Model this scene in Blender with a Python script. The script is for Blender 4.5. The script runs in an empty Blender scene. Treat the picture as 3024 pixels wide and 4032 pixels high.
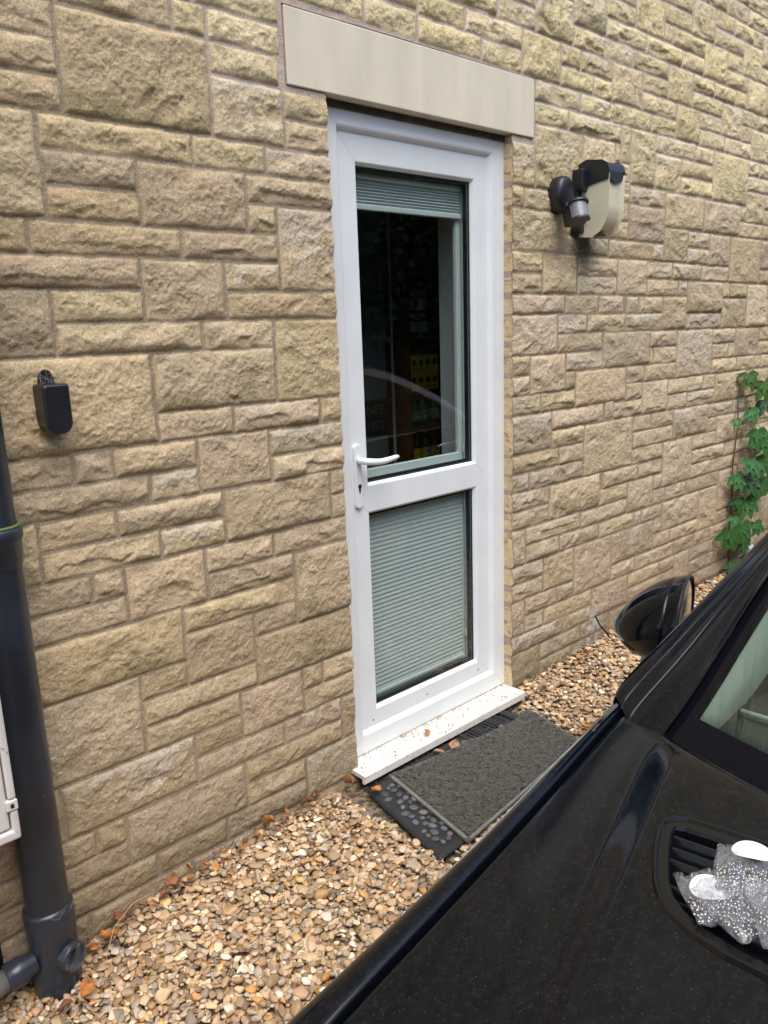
import bpy, bmesh, math, random, colorsys
import numpy as np
from mathutils import Vector, Matrix, noise as mnoise
random.seed(5); rng = np.random.RandomState(7)
R = math.radians
scene = bpy.context.scene
col = scene.collection

# ------------------------------------------------------------------ camera
CAM = Vector((0.0, -1.93, 1.53))
yaw, pit, rol = 0.74460414, -0.22549457, -0.03532055
fw = Vector((math.sin(yaw)*math.cos(pit), math.cos(yaw)*math.cos(pit), math.sin(pit)))
rt = Vector((math.cos(yaw), -math.sin(yaw), 0)); up = rt.cross(fw)
rt2 = rt*math.cos(rol)+up*math.sin(rol); up2 = -rt*math.sin(rol)+up*math.cos(rol)
cd = bpy.data.cameras.new('camera'); cam = bpy.data.objects.new('camera', cd); col.objects.link(cam)
mw = Matrix((rt2, up2, -fw)).transposed().to_4x4(); mw.translation = CAM
cam.matrix_world = mw
cd.sensor_fit = 'HORIZONTAL'; cd.sensor_width = 36; cd.lens = 36*3138.6/3024
cd.clip_start = .02; cd.clip_end = 500
scene.camera = cam

# ------------------------------------------------------------------ light
SUN_EL, SUN_AZ = 64, 205          # high, behind the camera and slightly to its left, through thin cloud
w = bpy.data.worlds.new('World'); scene.world = w; w.use_nodes = True
nt = w.node_tree; bg = nt.nodes['Background']; sky = nt.nodes.new('ShaderNodeTexSky')
sky.sky_type = 'NISHITA'; sky.sun_disc = False
sky.sun_elevation = R(SUN_EL); sky.sun_rotation = R(SUN_AZ)
sky.air_density = 1.0; sky.dust_density = 3.0; sky.ozone_density = 1.0; sky.altitude = 50
nt.links.new(sky.outputs[0], bg.inputs[0]); bg.inputs[1].default_value = .15
sd = bpy.data.lights.new('sun', 'SUN'); sd.energy = 1.25; sd.angle = R(50); sd.color = (1, .97, .92)
sun = bpy.data.objects.new('sun', sd); col.objects.link(sun)
sv = Vector((math.sin(R(SUN_AZ))*math.cos(R(SUN_EL)), math.cos(R(SUN_AZ))*math.cos(R(SUN_EL)), math.sin(R(SUN_EL))))
sun.rotation_euler = sv.to_track_quat('Z', 'Y').to_euler(); sun.location = (0, -6, 8)
vs = scene.view_settings
vs.view_transform = 'Standard'; vs.look = 'None'; vs.gamma = 1; vs.use_curve_mapping = False
vs.exposure = 0.93
scene.render.engine = 'CYCLES'
scene.cycles.max_bounces = 10; scene.cycles.transparent_max_bounces = 16

# ------------------------------------------------------------------ helpers
def tag(o, label=None, cat=None, group=None, kind=None):
    if label: o['label'] = label
    if cat: o['category'] = cat
    if group: o['group'] = group
    if kind: o['kind'] = kind
    return o
def empty(name, loc, label, cat, group=None):
    o = bpy.data.objects.new(name, None); col.objects.link(o); o.location = loc; o.empty_display_size = .05
    return tag(o, label, cat, group)
def link(name, me, mat, parent=None, smooth=False):
    o = bpy.data.objects.new(name, me); col.objects.link(o)
    if mat: me.materials.append(mat)
    if smooth: me.polygons.foreach_set('use_smooth', [True]*len(me.polygons))
    if parent:
        o.parent = parent
        off = Vector(parent.location); p = parent.parent
        while p: off = off + p.location; p = p.parent
        o.matrix_parent_inverse = Matrix.Translation(-off)
    return o
def sub(name, me, mat, parent, smooth=False):   # a sub-part: its parent is a mesh kept at the origin of the world
    o = bpy.data.objects.new(name, me); col.objects.link(o)
    if mat: me.materials.append(mat)
    if smooth: me.polygons.foreach_set('use_smooth', [True]*len(me.polygons))
    o.parent = parent
    return o
def pymesh(name, v, f):
    me = bpy.data.meshes.new(name); me.from_pydata([tuple(map(float, a)) for a in v], [], f); me.update(); return me
def bmm(name, bm):
    bmesh.ops.recalc_face_normals(bm, faces=bm.faces)
    me = bpy.data.meshes.new(name); bm.to_mesh(me); bm.free(); return me
def npmesh(name, V, Fq):
    me = bpy.data.meshes.new(name); V = np.asarray(V, np.float32); Fq = np.asarray(Fq, np.int32)
    n, k = Fq.shape
    me.vertices.add(len(V)); me.vertices.foreach_set('co', V.ravel())
    me.loops.add(n*k); me.loops.foreach_set('vertex_index', Fq.ravel())
    me.polygons.add(n); me.polygons.foreach_set('loop_start', np.arange(n, dtype=np.int32)*k)
    me.polygons.foreach_set('use_smooth', np.ones(n, bool))
    me.update(); me.validate(); return me
def vcol(me, name, C):
    a = me.color_attributes.new(name, 'FLOAT_COLOR', 'POINT'); C = np.asarray(C, np.float32)
    a.data.foreach_set('color', np.hstack([C, np.ones((len(C), 1), np.float32)]).ravel())
def addbox(bm, x0, y0, z0, x1, y1, z1, bev=0, seg=2, M=None):
    r = bmesh.ops.create_cube(bm, size=1); vs_ = r['verts']
    for v in vs_:
        v.co = Vector(((x0+x1)/2+v.co.x*(x1-x0), (y0+y1)/2+v.co.y*(y1-y0), (z0+z1)/2+v.co.z*(z1-z0)))
    if bev > 0:
        es = list({e for v in vs_ for e in v.link_edges})
        r = bmesh.ops.bevel(bm, geom=es, offset=bev, segments=seg, affect='EDGES', profile=.5)
        vs_ = list({v for f in r['faces'] for v in f.verts} | {v for v in vs_ if v.is_valid})
        vs_ = [v for v in vs_ if v.is_valid]
    if M is not None:
        bmesh.ops.transform(bm, matrix=M, verts=vs_)
    return vs_
def box(name, mat, parent, x0, y0, z0, x1, y1, z1, bev=0, seg=2, M=None, smooth=False):
    bm = bmesh.new(); addbox(bm, x0, y0, z0, x1, y1, z1, bev, seg, M); return link(name, bmm(name, bm), mat, parent, smooth)
def tube_v(path, rad, n=12, cap=True, V=None, F=None):
    V = [] if V is None else V; F = [] if F is None else F
    P = [Vector(p) for p in path]; b = len(V); prev = None
    for i, p in enumerate(P):
        t = (P[min(i+1, len(P)-1)]-P[max(i-1, 0)]).normalized()
        if prev is None: a = t.orthogonal().normalized()
        else: a = (prev-t*prev.dot(t)).normalized()
        prev = a; c = t.cross(a); r = rad[i] if hasattr(rad, '__len__') else rad
        for k in range(n):
            th = 2*math.pi*k/n; V.append(p+(a*math.cos(th)+c*math.sin(th))*r)
    for i in range(len(P)-1):
        for k in range(n):
            F.append((b+i*n+k, b+i*n+(k+1) % n, b+(i+1)*n+(k+1) % n, b+(i+1)*n+k))
    if cap:
        F.append(tuple(b+k for k in range(n))[::-1]); F.append(tuple(b+(len(P)-1)*n+k for k in range(n)))
    return V, F
def tube(name, path, rad, mat, parent=None, n=12, smooth=True):
    V, F = tube_v(path, rad, n); return link(name, pymesh(name, V, F), mat, parent, smooth)
def lathe_v(prof, n=32, M=None, V=None, F=None):   # prof: (r, h) about +Z
    V = [] if V is None else V; F = [] if F is None else F; b = len(V)
    for r, h in prof:
        for k in range(n):
            p = Vector((r*math.cos(2*math.pi*k/n), r*math.sin(2*math.pi*k/n), h)); V.append(M @ p if M else p)
    for i in range(len(prof)-1):
        for k in range(n): F.append((b+i*n+k, b+i*n+(k+1) % n, b+(i+1)*n+(k+1) % n, b+(i+1)*n+k))
    return V, F
def lathe(name, prof, mat, parent, M=None, n=32, smooth=True):
    V, F = lathe_v(prof, n, M); me = pymesh(name, V, F); return link(name, me, mat, parent, smooth)
def ring(name, x0, z0, x1, z1, prof, mat, parent):
    """mitred rectangular frame in the XZ plane; prof = (inset, y)"""
    V = []; F = []
    for d, y in prof:
        if hasattr(d, '__len__'): a, b, c, e = d
        else: a = b = c = e = d
        V += [(x0+a, y, z0+b), (x1-c, y, z0+b), (x1-c, y, z1-e), (x0+a, y, z1-e)]
    for i in range(len(prof)-1):
        for k in range(4): F.append((4*i+k, 4*i+(k+1) % 4, 4*i+4+(k+1) % 4, 4*i+4+k))
    me = pymesh(name, V, F); return link(name, me, mat, parent)
def gridmesh(name, P, closed=False):   # P[i][j] -> points
    P = np.asarray(P, np.float32); a, b = P.shape[:2]; idx = np.arange(a*b).reshape(a, b)
    f = np.stack([idx[:-1, :-1], idx[1:, :-1], idx[1:, 1:], idx[:-1, 1:]], -1).reshape(-1, 4)
    return npmesh(name, P.reshape(-1, 3), f)
TBL = rng.rand(512, 512).astype(np.float32)
def vn(x, z, s, seed=0):
    x = x/s+seed*17.31+1000; z = z/s+seed*9.77+1000
    ix = np.floor(x).astype(int); iz = np.floor(z).astype(int); fx = x-ix; fz = z-iz
    fx = fx*fx*(3-2*fx); fz = fz*fz*(3-2*fz)
    g = lambda a, b: TBL[a & 511, b & 511]
    return (g(ix, iz)*(1-fx)+g(ix+1, iz)*fx)*(1-fz)+(g(ix, iz+1)*(1-fx)+g(ix+1, iz+1)*fx)*fz
def fbm(x, z, s, o=4, seed=0, gain=.5):
    r = 0; a = 1; t = 0
    for k in range(o):
        r = r+a*(vn(x, z, s, seed+k*3)-.5)*2; t += a; a *= gain; s *= .5
    return r/t
def sms(a, b, x):
    t = np.clip((x-a)/(b-a), 0, 1); return t*t*(3-2*t)

# ------------------------------------------------------------------ materials
def mat(name, c, rough=.5, metal=0, spec=.5, coat=0, bump=None, var=None, spots=None, stretch=None):
    """bump=(scale, strength, dist); var=(scale, amount) tonal noise; spots=(scale, threshold, colour)"""
    m = bpy.data.materials.new(name); m.use_nodes = True; n = m.node_tree.nodes; l = m.node_tree.links
    b = n['Principled BSDF']; b.inputs['Base Color'].default_value = (*c, 1); b.inputs['Roughness'].default_value = rough
    b.inputs['Metallic'].default_value = metal; b.inputs['Specular IOR Level'].default_value = spec
    b.inputs['Coat Weight'].default_value = coat
    tc = n.new('ShaderNodeTexCoord'); src = None
    if var:
        no = n.new('ShaderNodeTexNoise'); no.inputs['Scale'].default_value = var[0]; no.inputs['Detail'].default_value = 6
        mp = n.new('ShaderNodeMapping'); mp.inputs['Scale'].default_value = stretch or (1, 1, 1); l.new(tc.outputs['Object'], mp.inputs[0]); l.new(mp.outputs[0], no.inputs[0])
        mr = n.new('ShaderNodeMapRange'); mr.inputs[1].default_value = .3; mr.inputs[2].default_value = .7
        mr.inputs[3].default_value = 1-var[1]; mr.inputs[4].default_value = 1+var[1]; l.new(no.outputs[0], mr.inputs[0])
        mx = n.new('ShaderNodeVectorMath'); mx.operation = 'SCALE'; mx.inputs[0].default_value = c; l.new(mr.outputs[0], mx.inputs['Scale'])
        src = mx.outputs[0]; l.new(src, b.inputs['Base Color'])
    if spots:
        v = n.new('ShaderNodeTexNoise'); v.inputs['Scale'].default_value = spots[0]; v.inputs['Detail'].default_value = 3; l.new(tc.outputs['Object'], v.inputs[0])
        mr = n.new('ShaderNodeMapRange'); mr.inputs[1].default_value = spots[1]; mr.inputs[2].default_value = spots[1]+.05; l.new(v.outputs[0], mr.inputs[0])
        mx = n.new('ShaderNodeMix'); mx.data_type = 'RGBA'; l.new(mr.outputs[0], mx.inputs[0])
        if src: l.new(src, mx.inputs[6])
        else: mx.inputs[6].default_value = (*c, 1)
        mx.inputs[7].default_value = (*spots[2], 1); l.new(mx.outputs[2], b.inputs['Base Color'])
    if bump:
        no = n.new('ShaderNodeTexNoise'); no.inputs['Scale'].default_value = bump[0]; no.inputs['Detail'].default_value = 8
        l.new(tc.outputs['Object'], no.inputs[0])
        bu = n.new('ShaderNodeBump'); bu.inputs['Strength'].default_value = bump[1]; bu.inputs['Distance'].default_value = bump[2]
        l.new(no.outputs[0], bu.inputs['Height']); l.new(bu.outputs[0], b.inputs['Normal'])
    return m
def attr_mat(name, rough, grain, amt, bump, spec=.3, pits=None):
    """colour from the point attribute Col, broken up by fine grain, dark pits and pale grit"""
    m = bpy.data.materials.new(name); m.use_nodes = True; n = m.node_tree.nodes; l = m.node_tree.links
    b = n['Principled BSDF']; b.inputs['Roughness'].default_value = rough; b.inputs['Specular IOR Level'].default_value = spec
    at = n.new('ShaderNodeAttribute'); at.attribute_name = 'Col'; tc = n.new('ShaderNodeTexCoord')
    no = n.new('ShaderNodeTexNoise'); no.inputs['Scale'].default_value = grain; no.inputs['Detail'].default_value = 7; no.inputs['Roughness'].default_value = .65
    l.new(tc.outputs['Object'], no.inputs[0])
    mr = n.new('ShaderNodeMapRange'); mr.inputs[1].default_value = .3; mr.inputs[2].default_value = .7
    mr.inputs[3].default_value = 1-amt; mr.inputs[4].default_value = 1+amt; l.new(no.outputs[0], mr.inputs[0])
    sc = n.new('ShaderNodeVectorMath'); sc.operation = 'SCALE'; l.new(at.outputs['Color'], sc.inputs[0]); l.new(mr.outputs[0], sc.inputs['Scale'])
    out = sc.outputs[0]
    if pits:
        for (s, lo, hi, c, k) in pits:
            v = n.new('ShaderNodeTexVoronoi'); v.inputs['Scale'].default_value = s; l.new(tc.outputs['Object'], v.inputs[0])
            g = n.new('ShaderNodeMapRange'); g.inputs[1].default_value = lo; g.inputs[2].default_value = hi; g.inputs[3].default_value = k; g.inputs[4].default_value = 0
            l.new(v.outputs['Distance'], g.inputs[0])
            # only some cells
            sp = n.new('ShaderNodeSeparateColor'); l.new(v.outputs['Color'], sp.inputs[0])
            gt = n.new('ShaderNodeMath'); gt.operation = 'GREATER_THAN'; gt.inputs[1].default_value = .62; l.new(sp.outputs[0], gt.inputs[0])
            mu = n.new('ShaderNodeMath'); mu.operation = 'MULTIPLY'; l.new(g.outputs[0], mu.inputs[0]); l.new(gt.outputs[0], mu.inputs[1])
            mx = n.new('ShaderNodeMix'); mx.data_type = 'RGBA'; l.new(mu.outputs[0], mx.inputs[0]); l.new(out, mx.inputs[6]); mx.inputs[7].default_value = (*c, 1)
            out = mx.outputs[2]
    l.new(out, b.inputs['Base Color'])
    bu = n.new('ShaderNodeBump'); bu.inputs['Strength'].default_value = bump[0]; bu.inputs['Distance'].default_value = bump[1]
    l.new(no.outputs[0], bu.inputs['Height']); l.new(bu.outputs[0], b.inputs['Normal'])
    return m
def glass_mat(name, tint, refl=1.0, rough=.01, ior=1.45):
    m = bpy.data.materials.new(name); m.use_nodes = True; n = m.node_tree.nodes; l = m.node_tree.links
    n.remove(n['Principled BSDF'])
    tr = n.new('ShaderNodeBsdfTransparent'); tr.inputs[0].default_value = (*tint, 1)
    gl = n.new('ShaderNodeBsdfGlossy'); gl.inputs['Roughness'].default_value = rough; gl.inputs[0].default_value = (refl, refl, refl, 1)
    f0 = ((ior-1)/(ior+1))**2*1.8
    lw = n.new('ShaderNodeLayerWeight'); lw.inputs[0].default_value = .5
    pw = n.new('ShaderNodeMath'); pw.operation = 'POWER'; pw.inputs[1].default_value = 5; l.new(lw.outputs['Facing'], pw.inputs[0])
    fr = n.new('ShaderNodeMath'); fr.operation = 'MULTIPLY_ADD'; fr.inputs[1].default_value = 1-f0; fr.inputs[2].default_value = f0; l.new(pw.outputs[0], fr.inputs[0])
    mx = n.new('ShaderNodeMixShader'); l.new(fr.outputs[0], mx.inputs[0]); l.new(tr.outputs[0], mx.inputs[1]); l.new(gl.outputs[0], mx.inputs[2])
    l.new(mx.outputs[0], n['Material Output'].inputs[0]); return m

M_stone = attr_mat('split_stone', .92, 210, .30, (.7, .004), .2,
                   pits=[(120, .10, .26, (.12, .09, .055), .6), (150, .10, .3, (.74, .68, .56), .75), (75, .05, .13, (.05, .04, .025), .9)])
M_lintel = mat('smooth_cast_stone', (.70, .635, .49), .85, bump=(180, .5, .001), var=(9, .09), spots=(24, .73, (.50, .46, .37)), stretch=(1, 1, .22))
M_upvc = mat('white_upvc', (.765, .80, .806), .28, var=(7, .035), spots=(48, .73, (.60, .58, .53)))
M_sill = mat('white_upvc_sill', (.72, .70, .64), .38, var=(14, .10), spots=(60, .60, (.55, .47, .36)))
M_seam = mat('weld_seam', (.52, .53, .55), .5)
M_gasket = mat('black_gasket', (.012, .013, .015), .45)
M_dark = mat('dark_filler', (.09, .075, .06), .9, var=(30, .4), bump=(90, .5, .004))
M_glass = glass_mat('door_glass', (.86, .92, .90), 1.0, .004, 1.60)
M_blind = mat('pleated_blind', (.46, .51, .505), .8, var=(300, .04))
M_rail = mat('blind_rail', (.58, .64, .62), .4)
M_metal = mat('dull_brass', (.22, .17, .10), .35, 1)
M_screw = mat('screw_steel', (.35, .33, .30), .35, 1)
M_black = mat('black_plastic', (.012, .014, .018), .38, spec=.5, var=(18, .25), bump=(140, .08, .001))
M_pipe = mat('black_pipe_plastic', (.024, .029, .039), .28, spec=.55, var=(6, .35), bump=(8, .06, .004), spots=(60, .74, (.07, .075, .07)))
M_greyp = mat('grey_pipe', (.14, .13, .12), .6, var=(12, .25), bump=(60, .3, .002))
M_copper = mat('weathered_copper', (.075, .105, .085), .6, var=(30, .5), spots=(40, .6, (.10, .22, .18)))
M_moss = mat('green_moss', (.10, .14, .035), .9, bump=(300, .8, .003))
M_box = mat('cream_box_plastic', (.66, .62, .58), .5, var=(9, .08), spots=(30, .68, (.30, .27, .24)))
M_diff = mat('cream_diffuser', (.68, .63, .47), .32, var=(7, .05), spots=(16, .66, (.42, .38, .31)))
M_lens = mat('sensor_lens', (.20, .21, .22), .25)
M_web = mat('cobweb', (.22, .22, .21), .9)
M_wood = mat('brown_wood', (.23, .085, .03), .5, var=(14, .3))
M_plaster = mat('interior_white', (.52, .53, .50), .9)
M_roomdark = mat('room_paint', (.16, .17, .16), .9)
M_grey = mat('grey_cupboard', (.20, .23, .22), .6)
M_yel = mat('yellow_card', (.9, .68, .02), .5)
M_red = mat('dark_red_print', (.32, .015, .02), .5)
M_label = mat('white_label', (.7, .72, .70), .6)
M_greeng = mat('green_bottle', (.012, .12, .05), .15)
M_greenl = mat('green_label', (.10, .50, .14), .5)
M_jar = mat('dark_jar', (.02, .02, .022), .2)
M_lid = mat('pale_lid', (.62, .66, .64), .4)
M_amber = mat('amber_bottle', (.05, .022, .008), .15)
M_rubber = mat('black_rubber', (.018, .019, .02), .7, var=(40, .3), bump=(260, .3, .001))
M_matcoil = mat('grey_coil', (.140, .132, .112), .85, var=(60, .25))
M_peb = attr_mat('pebble', .62, 60, .13, (.3, .002), .35)
M_leaf_d = attr_mat('dry_leaf', .8, 60, .2, (.4, .002))
M_leaf = attr_mat('creeper_leaf', .42, 40, .12, (.25, .002), .5)
M_stem = mat('creeper_stem', (.10, .055, .03), .8)

STONES = [[672,2192,824,2262],[660,2115,824,2183],[648,2038,824,2104],[638,1807,757,2028],[835,2037,1217,2258],[842,2269,1121,2333],[1132,2269,1219,2335],[1199,2345,1449,2412],
[1230,2268,1450,2334],[1228,2191,1442,2257],[1228,2036,1448,2179],[1459,2113,1604,2178],[1459,2036,1597,2102],[769,1961,1150,2027],[1161,1960,1375,2026],[1386,1959,1589,2024],
[768,1884,988,1950],[768,1807,990,1873],[1000,1805,1305,1949],[1316,1883,1593,1948],[1316,1805,1402,1871],[1413,1649,1604,1871],[605,1730,707,1797],[719,1729,1097,1795],
[1108,1728,1402,1794],[594,1652,975,1719],[986,1573,1217,1717],[1228,1650,1403,1717],[583,1497,743,1642],[754,1574,974,1641],[1229,1572,1594,1639],[754,1497,1136,1564],
[1148,1495,1366,1563],[1378,1337,1597,1562],[528,1265,980,1488],[991,1340,1367,1486],[991,1264,1212,1332],[1223,1261,1521,1329],[1532,1261,1598,1328],[539,1188,744,1255],
[756,1187,849,1253],[860,1186,1088,1253],[1100,1109,1328,1253],[1339,1182,1605,1249],[1340,1105,1603,1172],[528,1110,943,1177],[954,1109,1089,1175],[652,1034,841,1099],
[852,1032,1158,1098],[1169,952,1548,1098],[1558,1028,1598,1095],[1559,951,1603,1019],[653,956,957,1023],[968,955,1158,1021],[1096,876,1318,943],[1329,875,1598,942],
[574,957,641,1101],[572,879,757,946],[768,878,847,943],[857,800,1084,943],[1095,797,1389,866],[1400,642,1596,864],[582,802,845,869],[1012,721,1388,788],[576,645,1000,791],
[1009,568,1230,712],[1241,645,1389,711],[1241,487,1590,635],[866,569,998,634],[562,417,855,638],[865,492,1230,558],[866,414,1163,481],[1173,338,1394,478],[1405,412,1475,479],
[1486,412,1589,479],[1405,336,1588,403],[1011,340,1162,400],[1322,260,1548,327],[1559,183,1591,325],[1010,260,1311,327],[623,262,1000,405],[532,259,612,408],[1170,182,1548,248],
[1170,106,1387,170],[1398,30,1587,171],[782,107,1159,247],[1093,29,1388,98],[697,183,770,250],[862,30,1081,95],[554,183,686,252],[544,109,771,174],[535,29,851,99],[652,-49,955,18],
[607,-52,641,18],[966,-51,1176,16],[1187,-55,1575,17],[1476,2420,1761,2483],[1772,2415,1986,2484],[1999,2487,2211,2549],[1997,2411,2294,2476],[2223,2484,2523,2549],
[2305,2409,2521,2474],[2141,2561,2381,2622],[2393,2560,2602,2623],[2456,2635,2601,2696],[2613,2558,2836,2699],[2848,2633,3063,2770],[2532,2408,2756,2548],[2847,2557,3051,2622],
[2767,2482,2889,2547],[2900,2480,3115,2546],[2766,2406,2978,2471],[2989,2406,3115,2470],[3074,2632,3369,2697],[3062,2558,3270,2621],[3074,2708,3283,2773],[3132,2784,3285,2846],
[3126,2407,3353,2546],[2606,2333,2893,2397],[2905,2332,3112,2395],[3146,2331,3439,2396],[2607,2258,2813,2322],[2824,2256,3198,2321],[2615,2032,2915,2247],[2464,2032,2604,2173],
[2926,2067,3154,2246],[3210,2180,3274,2321],[3165,2180,3199,2246],[3165,2106,3274,2170],[2457,1956,2537,2022],[2548,1954,2791,2021],[3047,2028,3278,2057],[2454,1802,2810,1944],
[2822,1800,3120,1865],[2821,1876,2975,1943],[3051,1952,3274,2018],[3054,1875,3276,1941],[3131,1798,3489,1863],[2511,1725,2655,1793],[3281,2557,3569,2620],[3363,2481,3570,2545],
[3364,2406,3655,2470],[3295,2709,3519,2846],[3529,2784,3767,2848],[3621,2860,3766,2922],[3533,2861,3610,2921],[3778,2782,3987,2927],[3530,2709,3596,2772],[3607,2707,3896,2771],
[3883,2935,4100,2997],[4111,2934,4333,3003],[3997,2859,4191,2923],[4202,2857,4408,2921],[3999,2781,4304,2847],[4344,3007,4633,3073],[4344,2931,4647,2998],[4419,2855,4527,2921],
[4315,2704,4529,2845],[3906,2631,4134,2770],[4144,2705,4304,2770],[4539,2780,4673,2920],[3380,2631,3679,2696],[3691,2630,3894,2695],[4540,2705,4686,2769],[4145,2628,4366,2693],
[4377,2552,4589,2692],[4599,2553,4715,2693],[3581,2481,3798,2619],[3809,2555,4009,2618],[4020,2554,4236,2617],[4247,2554,4367,2617],[3810,2479,4108,2544],[3666,2330,3884,2469],
[4119,2403,4334,2542],[3894,2404,4107,2467],[3896,2328,4150,2393],[4343,2477,4516,2542],[4527,2479,4727,2541],[4346,2401,4454,2467],[3450,2331,3656,2395],[4467,2326,4756,2465],
[3285,2104,3480,2320],[3290,2027,3588,2093],[3286,1874,3590,2016],[3500,1796,3592,1862],[3490,2255,3854,2321],[3865,2253,4042,2318],[4161,2327,4456,2392],[3492,2103,3718,2244],
[3727,2178,4043,2243],[3729,2101,4047,2167],[4056,2097,4438,2316],[4446,2251,4579,2314],[4589,2251,4769,2315],[4446,2174,4783,2238],[4454,2018,4669,2162],[4680,2096,4799,2161],
[4680,2017,4815,2084],[4382,2020,4445,2086],[3599,1947,3966,2090],[3977,1944,4371,2086],[4381,1941,4662,2007],[4673,1940,4828,2006],[3602,1793,3821,1937],[3831,1869,4043,1934],
[3832,1791,4044,1857],[4054,1788,4282,1932],[4293,1707,4658,1930],[4668,1784,4857,1928],[4670,1705,4873,1771],[3207,1642,3446,1786],[3455,1718,3681,1785],[3693,1715,3974,1782],
[3985,1711,4282,1778],[3458,1640,3745,1706],[3756,1638,3836,1704],[3847,1557,4222,1701],[4234,1632,4303,1698],[4314,1630,4516,1697],[4527,1473,4792,1695],[3289,1564,3385,1631],
[3396,1563,3603,1630],[3283,1485,3605,1554],[3615,1483,3837,1628],[3848,1479,4219,1547],[4231,1476,4516,1620],[4802,1473,4915,1620],[3106,1331,3498,1478],[3509,1405,3759,1473],
[3541,1328,3759,1397],[3509,1330,3531,1397],[3771,1247,4137,1470],[3467,1249,3761,1320],[4147,1399,4404,1466],[4149,1322,4331,1390],[4342,1321,4409,1389],[4418,1319,4702,1464],
[4714,1395,4929,1463],[4713,1317,4945,1386],[4148,1244,4437,1313],[4448,1242,4658,1311],[4668,1242,4763,1309],[4774,1241,4958,1309],[3308,1254,3455,1322],[3309,1175,3443,1246],
[3454,1098,3683,1243],[3694,1170,4056,1238],[4067,1169,4188,1236],[3695,1095,3889,1164],[3900,1092,4187,1160],[4198,1089,4567,1233],[4578,1087,4879,1230],[3205,1101,3443,1168],
[3381,1022,3533,1088],[3544,1019,3756,1088],[3382,943,3756,1013],[3767,942,4129,1084],[4139,1013,4419,1078],[4429,1011,4583,1079],[4141,937,4240,1006],[4250,858,4461,1004],
[4472,934,4601,1001],[4472,855,4615,926],[2975,870,3370,1092],[3981,861,4239,929],[3983,785,4344,852],[4355,779,4627,849],[3982,711,4193,776],[4204,707,4502,772],
[3381,867,3665,935],[3438,792,3663,855],[3676,712,3971,931],[3592,713,3666,779],[3138,792,3427,859],[3353,638,3581,781],[3592,636,3705,703],[3716,635,3922,701],[3934,631,4297,699],
[4310,475,4537,695],[4089,401,4301,621],[4313,399,4547,466],[3112,716,3342,784],[2963,641,3342,706],[3418,563,3477,625],[3488,564,3684,624],[3694,480,4078,624],[3110,564,3407,630],
[3785,406,4078,470],[4052,325,4227,394],[4238,322,4498,390],[3610,482,3682,549],[3609,405,3774,473],[3223,409,3599,552],[3826,326,4041,394],[3438,330,3815,396],[3224,334,3427,401],
[3381,255,3671,321],[3682,252,3834,317],[3846,101,3998,315],[4009,248,4296,313],[4309,169,4511,313],[4011,171,4299,240],[4007,91,4434,161],[3381,178,3835,244],[3066,186,3370,326],
[2457,1184,2653,1251],[2664,1183,2893,1250],[2905,1181,3298,1324],[2739,1104,3115,1173],[2513,1030,2728,1174],[2739,1027,2966,1095],[2458,953,2782,1019],[2793,950,2965,1017],
[2589,875,2964,941],[2460,877,2578,942],[2458,800,2715,867],[2726,721,3101,864],[2494,724,2714,789],[2424,723,2483,791],[2566,646,2952,712],[2429,571,2556,714],[2802,569,3099,633],
[2567,570,2791,637],[2917,337,3213,557],[2691,415,2907,558],[2458,493,2680,561],[2489,419,2680,484],[2564,341,2781,408],[2792,339,2906,406],[2459,268,2553,408],[2565,264,2685,331],
[2696,263,3056,330],[2459,188,2824,255],[2835,187,3054,250],[2449,36,2657,180],[2668,110,2968,176],[2669,33,2900,101],[2911,29,3006,97],[2979,107,3068,175],[3079,35,3211,179],
[3222,26,3404,168],[2510,1648,2654,1713],[2665,1646,2890,1790],[2900,1722,3197,1788],[2901,1644,3196,1710],[2517,1570,2808,1637],[2819,1568,3054,1635],[3065,1567,3255,1633],
[2485,1415,2760,1560],[2771,1492,2971,1559],[2982,1489,3272,1556],[2771,1414,3090,1481],[2471,1338,2579,1405],[2590,1260,2819,1405],[2832,1336,3098,1403],[2829,1262,2894,1327],
[2464,1261,2579,1328]]

# ------------------------------------------------------------------ STONE WALL
S0 = np.array(STONES, float)/1000.0
OX0, OX1, OZ1 = 1.608, 2.470, 2.196          # door opening
LX0, LX1, LZ0, LZ1 = 1.465, 2.598, 2.196, 2.4015   # lintel
pt = .0769
# quoin stones run right to the arris
for s in S0:
    if abs(s[2]-1.60) < .045 and s[3] < 2.21: s[2] = 1.612
    if abs(s[0]-2.47) < .075 and s[3] < 2.21 and s[0] < 2.56: s[0] = 2.462
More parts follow.
